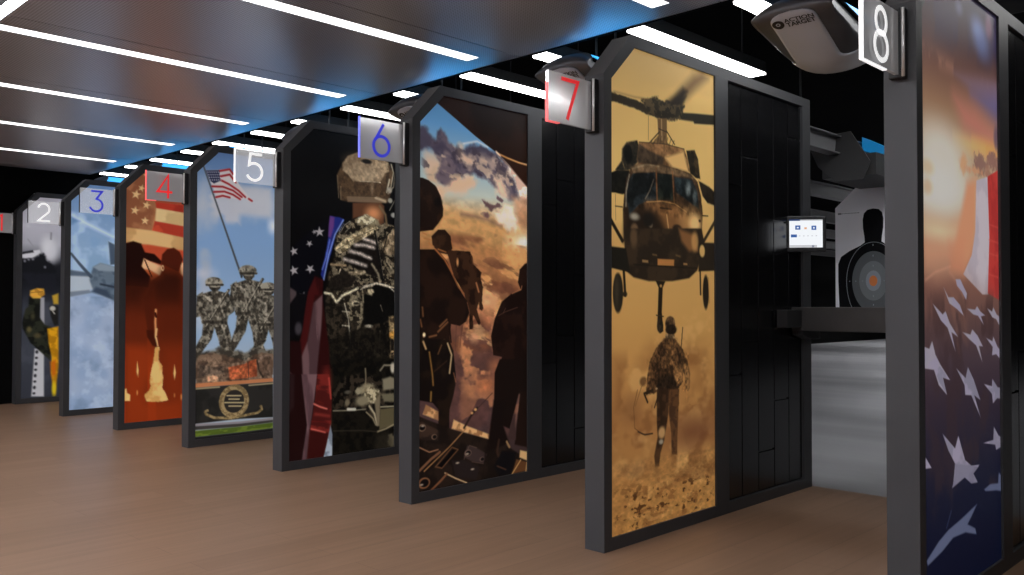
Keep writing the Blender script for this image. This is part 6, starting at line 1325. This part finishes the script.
# ------------------------------------------------------------------ target carriers docked above the lanes
def text_mesh(body, size, name):
    cu = bpy.data.curves.new(name, 'FONT'); cu.body = body; cu.size = size; cu.extrude = .0004; cu.align_x = 'CENTER'; cu.align_y = 'CENTER'; cu.offset = .0006
    o = bpy.data.objects.new(name, cu); COL.objects.link(o)
    dg = bpy.context.evaluated_depsgraph_get(); me = bpy.data.meshes.new_from_object(o.evaluated_get(dg))
    bpy.data.objects.remove(o); bpy.data.curves.remove(cu)
    return me

# profile (y, z) of the shell on its centre line, from the rear underside round the nose to the top rear
PROF = [(.42, .06), (.32, .02), (.20, .0), (.12, .014), (.04, .058), (-.05, .113), (-.115, .152), (-.137, .182), (-.128, .208), (-.100, .232), (-.060, .250), (-.015, .260)]
def cat(P, n):
    """smooth curve through P"""
    out = []
    Q = [P[0]] + list(P) + [P[-1]]
    for i in range(1, len(Q) - 2):
        for j in range(n):
            t = j / n
            out.append(tuple(.5 * (2 * Q[i][a] + (-Q[i - 1][a] + Q[i + 1][a]) * t + (2 * Q[i - 1][a] - 5 * Q[i][a] + 4 * Q[i + 1][a] - Q[i + 2][a]) * t * t + (-Q[i - 1][a] + 3 * Q[i][a] - 3 * Q[i + 1][a] + Q[i + 2][a]) * t ** 3) for a in (0, 1)))
    out.append(tuple(P[-1])); return out
CURVE = cat(PROF, 5)
NV = len(CURVE) - 1
HWX = .170
def shell_pt(s, v, off=0.):
    """s in -1..1 across, v in 0..1 along the profile"""
    f = v * NV; i = min(int(f), NV - 1); t = f - i
    y = CURVE[i][0] * (1 - t) + CURVE[i + 1][0] * t; z = CURVE[i][1] * (1 - t) + CURVE[i + 1][1] * t
    a = CURVE[max(i - 1, 0)]; c = CURVE[min(i + 2, NV)]
    d = Vector((c[0] - a[0], c[1] - a[1])).normalized()
    ny, nz = -d.y, d.x                       # outward
    if (y - .15) * ny + (z - .15) * nz < 0: ny, nz = -ny, -nz
    y += ny * off; z += nz * off
    q = abs(s) ** 2.6                        # the profile closes in towards the sides
    y = .30 + (y - .30) * (1 - .06 * q); z = .14 + (z - .14) * (1 - .60 * q); y -= .09 * q * v ** 4
    return Vector((HWX * s, y, z))
def make_pod():
    t = empty('target_carrier')
    n, m = 24, 48
    vs = [shell_pt(-1 + 2 * i / n, j / m) for i in range(n + 1) for j in range(m + 1)]
    ins = [Vector((v.x * .96, .20 + (v.y - .20) * .95, .17 + (v.z - .17) * .94)) for v in vs]
    N = len(vs); fs = []
    for i in range(n):
        for j in range(m):
            a = i * (m + 1) + j
            fs.append((a, a + m + 1, a + m + 2, a + 1)); fs.append((a + N, a + 1 + N, a + m + 2 + N, a + m + 1 + N))
    for i in range(n):
        for j in (0, m):
            a = i * (m + 1) + j; fs.append((a, a + N, a + m + 1 + N, a + m + 1))
    for j in range(m):
        for i in (0, n):
            a = i * (m + 1) + j; fs.append((a, a + 1, a + 1 + N, a + N))
    b = MB(); b.add(list(vs) + ins, fs); b.build('shell', M['pod'], t, True)
    # light grey shield on the nose, flaring into the belly strap
    def halfw(v):
        if v > .50: return .56 * max(0., 1 - ((v - .50) / .095) ** 3.2) ** .5 if v < .595 else 0.
        return .56 + (.40 if v < .19 else .40 * max(0., 1 - (v - .19) / .10) ** 1.5 if v < .29 else 0.)
    vv = [.03 + i / 60 * .565 for i in range(61)]; b = MB(); ns = 14
    top = [[shell_pt(halfw(v) * (-1 + 2 * q / ns), v, .008) for q in range(ns + 1)] for v in vv]
    bot = [[shell_pt(halfw(v) * (-1 + 2 * q / ns), v, -.002) for q in range(ns + 1)] for v in vv]
    A = [p for r in top for p in r]; B = [p for r in bot for p in r]; N = len(A); fs = []
    for i in range(60):
        for q in range(ns):
            a = i * (ns + 1) + q; fs += [(a, a + 1, a + ns + 2, a + ns + 1), (a + N, a + ns + 1 + N, a + ns + 2 + N, a + 1 + N)]
        for q in (0, ns):
            a = i * (ns + 1) + q; fs.append((a, a + ns + 1, a + ns + 1 + N, a + N))
    b.add(A + B, fs); pn = b.build('nose_panel', M['pod_panel'], t, True)
    # badge: a ring emblem and two lines of lettering, laid on the panel
    def on_panel(px, pz):
        v = .515 + pz * 1.1; p = shell_pt(px / HWX, v, .0095); return p
    for body, dz in (('ACTION', .013), ('TARGET', -.013)):
        me = text_mesh(body, .032, 'lettering')
        for vtx in me.vertices:
            p = on_panel(vtx.co.x + .026, vtx.co.y + dz); vtx.co = (p.x, p.y - vtx.co.z, p.z)
        me.materials.clear(); me.materials.append(M['pod_ink'])
        o = bpy.data.objects.new('lettering', me); COL.objects.link(o); o.parent = pn
    b = MB()
    for r0, r1 in ((.010, .026), (.0, .005)):
        for i in range(20):
            a0, a1 = 2 * PI * i / 20, 2 * PI * (i + 1) / 20
            q = [on_panel(-.066 + r * math.cos(a), .0 + r * math.sin(a)) for r, a in ((r0, a0), (r1, a0), (r1, a1), (r0, a1))]
            b.add(q, [(0, 1, 2, 3)])
    b.build('emblem', M['pod_ink'], pn)
    # closed cheeks with a dark trim along their upper edge, and the lit drive housing behind and above them
    side = [shell_pt(1., i / 40) for i in range(41)]
    for s in (-1, 1):
        b = MB(); b.prism([(p.y, p.z) for p in side], 'x', s * HWX, s * (HWX - .006)); b.build('cheek', M['pod'], t)
        a, c = side[-1], side[0]
        b = MB(); b.tube([(s * a.x, a.y, a.z), (s * (a.x + .002), (a.y + c.y) / 2, (a.z + c.z) / 2 - .008), (s * c.x, c.y, c.z)], .010, 10); b.build('rim', M['black'], t, True)
    arch = [(HWX * .93 * q, .14 + .117 * (1 - .60 * abs(.93 * q) ** 2.6)) for q in [-1 + i / 12 for i in range(25)]]
    b = MB(); n_ = len(arch) + 2; vs = []
    for y, zb in ((-.025, .175), (.44, .108)):
        vs += [(x, y, z) for x, z in arch] + [(HWX * .93, y, zb), (-HWX * .93, y, zb)]
    b.add(vs, [tuple(range(n_)), tuple(range(2 * n_ - 1, n_ - 1, -1))] + [(i, i + n_, (i + 1) % n_ + n_, (i + 1) % n_) for i in range(n_)])
    b.build('lamp', M['cyan'], t)
    for yy in (.15, .31):
        b = MB(); b.tube([(0, yy, .25), (0, yy, 3.0 - POD_Z)], .006, 8); b.build('hanger_rod', M['housing'], t)
    return t
pod = make_pod()
pods = [pod] + [copy_tree(pod) for _ in range(6)]
for p, k in zip(pods, range(8, 1, -1)):
    p.location = ((k - 7) * S - T - .545, POD_Y, POD_Z)
    tag(p, POD_LABELS[k], 'target carrier', 'target carriers docked above the lanes')
# ------------------------------------------------------------------ downrange: overhead rails, a carrier with its paper target
RAIL_LABELS = {8: 'nearest overhead grey rail, behind the sunrise flag divider', 7: 'overhead grey rail carrying the paper target'}
for k in range(8, 1, -1):
    xc = (k - 7) * S - T - .545
    t = empty('overhead_rail', (xc, 12., 2.09))
    y0, y1 = -10.05, 9.6
    b = MB(); b.box(-.005, .005, y0, y1, .012, .128); b.build('web', M['steel'], t)
    b = MB(); b.cbox(-.045, .045, y0, y1, 0, .012, .003); b.build('bottom_flange', M['steel'], t)
    b = MB(); b.cbox(-.045, .045, y0, y1, .128, .14, .003); b.build('top_flange', M['steel'], t)
    for yy in (-9.0, -3., 3., 9.):
        b = MB(); b.tube([(0, yy, .13), (0, yy, 3.0 - 2.09)], .008, 8); b.build('hanger_rod', M['housing'], t)
    tag(t, RAIL_LABELS.get(k, 'overhead grey rail downrange, %s to the left of the one carrying the paper target' % ORD[max(0, 6 - k)]), 'rail', 'overhead rails downrange')

LX = -T - .545
t = empty('running_carrier', (LX, 4.05, 1.92))
tag(t, 'angular grey carrier with a blue lamp, holding the paper target downrange', 'target carrier')
b = MB()
sh = [(-.188, .223), (-.118, .088), (.017, -.030), (.229, -.037), (.273, .088), (.108, .333), (-.022, .328), (-.022, .31), (-.188, .299)]
n = len(sh)
front = [(x, -.55 + .18 * z, z) for x, z in sh]
back = [(x, y + .012, z + .002) for x, y, z in front]
b.add(front + back, [tuple(range(n)), tuple(range(2 * n - 1, n - 1, -1))] + [(i, i + n, (i + 1) % n + n, (i + 1) % n) for i in range(n)])
b.build('shield_plate', M['shield'], t)
b = MB(); b.prism([(-.50, .0), (.20, -.01), (.22, .10), (.14, .155), (-.50, .155)], 'x', -.10, .30); b.build('body', M['shield'], t)
b = MB(); b.prism([(.055, .342), (.212, .255), (.263, .219), (.234, .200), (.137, .211), (.055, .240)], 'y', -.15, .0); b.build('blue_lamp', M['lamp_blue'], t)
b = MB(); b.cbox(-.07, .07, .13, .174, .03, .12, .004); b.build('target_clip', M['rubber'], t)

t = empty('paper_target', (LX + .002, 4.225, .83))
tag(t, 'white paper target with a black head and shoulders silhouette and orange centre', 'paper target')
CZ = 1.172 - .83
b = MB(); pw = .308
outline = [(-pw, 0), (pw, 0), (pw, .94), (.066, 1.16), (-.066, 1.16), (-pw, .94)]
b.prism(outline, 'y', 0, .0015); b.build('sheet', M['paper'], t)
def flat(name, pts, m, layer):
    b = MB(); y = -.0006 * layer
    b.prism([(x, z + CZ) for x, z in pts], 'y', y - .0005, y + .0004); return b.build(name, m, t)
right = [(0, .575), (.045, .567), (.072, .54), (.082, .49), (.08, .42), (.07, .36), (.066, .31), (.10, .285), (.19, .245), (.26, .20), (.285, .14), (.285, .0), (.277, -.2), (.275, -CZ + .006)]
sil = right + [(-x, z) for x, z in reversed(right)][:-1]
# the silhouette, split in two halves so that each face stays simple
flat('silhouette', sil, M['ink_black'], 1)
def egg(rx, rt, rb, n=48):
    return [(rx * math.cos(a), (rt if math.sin(a) > 0 else rb) * math.sin(a)) for a in [2 * PI * i / n for i in range(n)]]
def egg_ring(rx, rt, rb, w, m, name, layer):
    b = MB(); y = -.0006 * layer; n = 64; o = egg(rx, rt, rb, n); i_ = egg(rx - w, rt - w, rb - w, n)
    vs = [(x, y, z + CZ) for x, z in o] + [(x, y, z + CZ) for x, z in i_]
    b.add(vs, [(i, (i + 1) % n, (i + 1) % n + n, i + n) for i in range(n)]); return b.build(name, m, t)
egg_ring(.218, .31, .36, .004, M['ink_light'], 'outer_line', 2)
flat('scoring_zone', egg(.170, .236, .25), M['ink_dark'], 2)
flat('scoring_zone', egg(.112, .158, .156), M['ink_mid'], 3)
flat('scoring_zone', egg(.060, .082, .080), M['ink_light'], 4)
flat('bullseye', egg(.032, .042, .042), M['ink_orange'], 5)
def mark(dx, dz, hw, hh):
    b = MB(); b.box(dx - hw, dx + hw, -.0040, -.0034, CZ + dz - hh, CZ + dz + hh); b.build('score_mark', M['ink_light'], t)
for dz in (.285, .20, .12, -.12, -.19): mark(0, dz, .003, .007)
for dx in (-.19, -.14, -.085, .085, .14, .19): mark(dx, 0, .004, .003)
b = MB(); b.box(-.285, -.255, -.001, 0, .885, .898)
for i in range(12): b.box(-.25 + i * .012, -.243 + i * .012, -.001, 0, .888, .895)
b.build('printed_line', M['ink_mid'], t)

# ------------------------------------------------------------------ shooting bench and tablet at the end of the helicopter divider
t = empty('shooting_bench', (.55, 1.68, .845))
tag(t, 'dark shelf bench spanning the lane in front of the paper target', 'bench')
b = MB(); b.cbox(-.55 + .001, .55 - .001, -.11, .11, .0, .124, .004); b.build('shelf', M['bench'], t)
for s in (-1, 1):
    b = MB(); xw = s * .549
    b.prism([(-.10, .0), (.10, .0), (.10, -.045), (.0, -.045), (-.10, -.02)], 'x', xw, xw - s * .06); b.build('bracket', M['rubber'], t)

b = MB(); b.cbox(-.549, -.49, -.27, -.112, .02, .11, .003); b.build('end_block', M['rubber'], t)

t = empty('tablet', (.058, 1.62, 1.353), math.radians(36))
tag(t, 'small tablet with a bright white control screen on the end of the helicopter divider', 'tablet')
b = MB(); b.cbox(-.103, .103, -.011, .011, -.094, .094, .006); b.build('case', M['tablet'], t)
sc = MB(); sc.box(-.084, .084, -.0118, -.0108, -.072, .074)
M['screen'] = mat('tablet_screen', (.02, .02, .02), .3, emit=(.93, .96, 1.), estr=.95)
M['ui_blue'] = mat('screen_blue', (.01, .01, .01), .3, emit=(.03, .12, .40), estr=.9)
M['ui_navy'] = mat('screen_navy', (.01, .01, .01), .3, emit=(.03, .06, .18), estr=.9)
M['ui_grey'] = mat('screen_grey', (.01, .01, .01), .3, emit=(.62, .63, .66), estr=.9)
M['ui_orange'] = mat('screen_orange', (.01, .01, .01), .3, emit=(.85, .45, .25), estr=.9)
scr = sc.build('screen', M['screen'], t)
def ui(name, x0, x1, z0, z1, m, h=.0):
    b = MB(); b.box(x0, x1, -.0123 - h, -.0116, z0, z1); return b.build(name, m, scr)
ui('header_bar', -.084, -.03, .068, .076, M['ui_navy'])
ui('header_strip', -.03, .084, .068, .074, M['ui_grey'])
ui('button', -.054, -.028, .022, .044, M['ui_blue']); ui('button', .028, .052, .020, .042, M['ui_blue'])
ui('arrow_icon', -.046, -.036, .029, .036, M['screen'], .0004); ui('stop_icon', .036, .044, .027, .035, M['screen'], .0004)
ui('orange_icon', -.008, .004, .024, .034, M['ui_orange'])
ui('button', -.076, -.046, -.018, -.003, M['ui_blue'])
for i in range(5): ui('value', -.036 + i * .021, -.028 + i * .021, -.013, -.009, M['ui_grey'])
ui('footer_bar', -.084, .055, -.072, -.059, M['ui_grey']); ui('footer_button', .030, .041, -.070, -.060, M['ui_navy'])
b = MB(); b.tube([(0, .010, 0), (-.006, .036, 0)], .012, 10); b.build('mount_arm', M['rubber'], t)

# ------------------------------------------------------------------ lamps of the lobby and of the range
for i, x in enumerate(LOBBY_X):
    t = empty('lobby_light', (x, LOBBY_Y, 2.93)); tag(t, 'white ceiling panel lamp of the lobby, %s from the far left end' % ORD[i], 'ceiling light', 'lobby ceiling lamps')
    b = MB(); b.box(-.30, .30, -.30, .30, 0, .01); b.build('diffuser', M['lobby_tube'], t)
    b = MB(); b.box(-.32, .32, -.32, .32, .01, .07); b.build('housing', M['lobby_white'], t)
for i, (x, y) in enumerate(((.45, 3.3), (.25, 6.9), (-1.3, 10.5), (-3.1, 13.8), (-5.5, 19.5))):
    t = empty('range_light', (x, y, 2.88)); tag(t, 'ceiling lamp over the range floor, %s downrange' % ORD[i], 'ceiling light', 'range ceiling lamps')
    hl = .3 if i == 0 else .6
    b = MB(); b.box(-hl, hl, -.15, .15, 0, .01); b.build('diffuser', M['near_range_lamp' if i == 0 else 'range_lamp'], t)
    b = MB(); b.box(-hl - .02, hl + .02, -.17, .17, .01, .12); b.box(-hl - .02, hl + .02, -.17, -.16, -.14, .01); b.box(-hl - .02, -hl - .01, -.16, .17, -.14, .01); b.build('baffle', M['housing'], t)
t = empty('cove_light', ((CX0 + CX1) / 2, CY0 - .022, 2.29)); tag(t, 'white light strip along the front edge of the dropped ceiling', 'ceiling light')
Lx = (CX1 - CX0) / 2
b = MB(); b.box(-Lx, Lx, -.018, .018, 0, .012); b.build('diffuser', M['lobby_tube'], t)
b = MB(); b.box(-Lx, Lx, -.010, .022, .012, .05); b.build('channel', M['housing'], t)

# ------------------------------------------------------------------ world, camera, colour management
w = bpy.data.worlds.new('world'); SC.world = w; w.use_nodes = True
w.node_tree.nodes['Background'].inputs['Color'].default_value = (0, 0, 0, 1)
w.node_tree.nodes['Background'].inputs['Strength'].default_value = 0.
cam = bpy.data.cameras.new('camera'); co = bpy.data.objects.new('camera', cam); COL.objects.link(co)
cam.sensor_fit = 'HORIZONTAL'; cam.sensor_width = 36.; cam.lens = 876.417 * 36 / 1024; cam.clip_end = 100
yaw, pitch, roll = .7752, .0196, .0009
f = Vector((-math.sin(yaw) * math.cos(pitch), math.cos(yaw) * math.cos(pitch), math.sin(pitch)))
r = Vector((math.cos(yaw), math.sin(yaw), 0)); u = r.cross(f)
r2 = r * math.cos(roll) + u * math.sin(roll); u2 = u * math.cos(roll) - r * math.sin(roll)
mw = Matrix.Identity(4)
for i in range(3):
    mw[i][0] = r2[i]; mw[i][1] = u2[i]; mw[i][2] = -f[i]; mw[i][3] = (2.1718, -2.7377, .9806)[i]
co.matrix_world = mw
SC.camera = co
SC.view_settings.view_transform = 'Standard'; SC.view_settings.look = 'None'
SC.view_settings.exposure = EXPOSURE; SC.view_settings.gamma = 1.; SC.view_settings.use_curve_mapping = False
SC.cycles.max_bounces = 8; SC.cycles.transparent_max_bounces = 8; SC.cycles.caustics_reflective = False; SC.cycles.caustics_refractive = False
SC.cycles.sample_clamp_indirect = 4.; SC.cycles.use_denoising = True
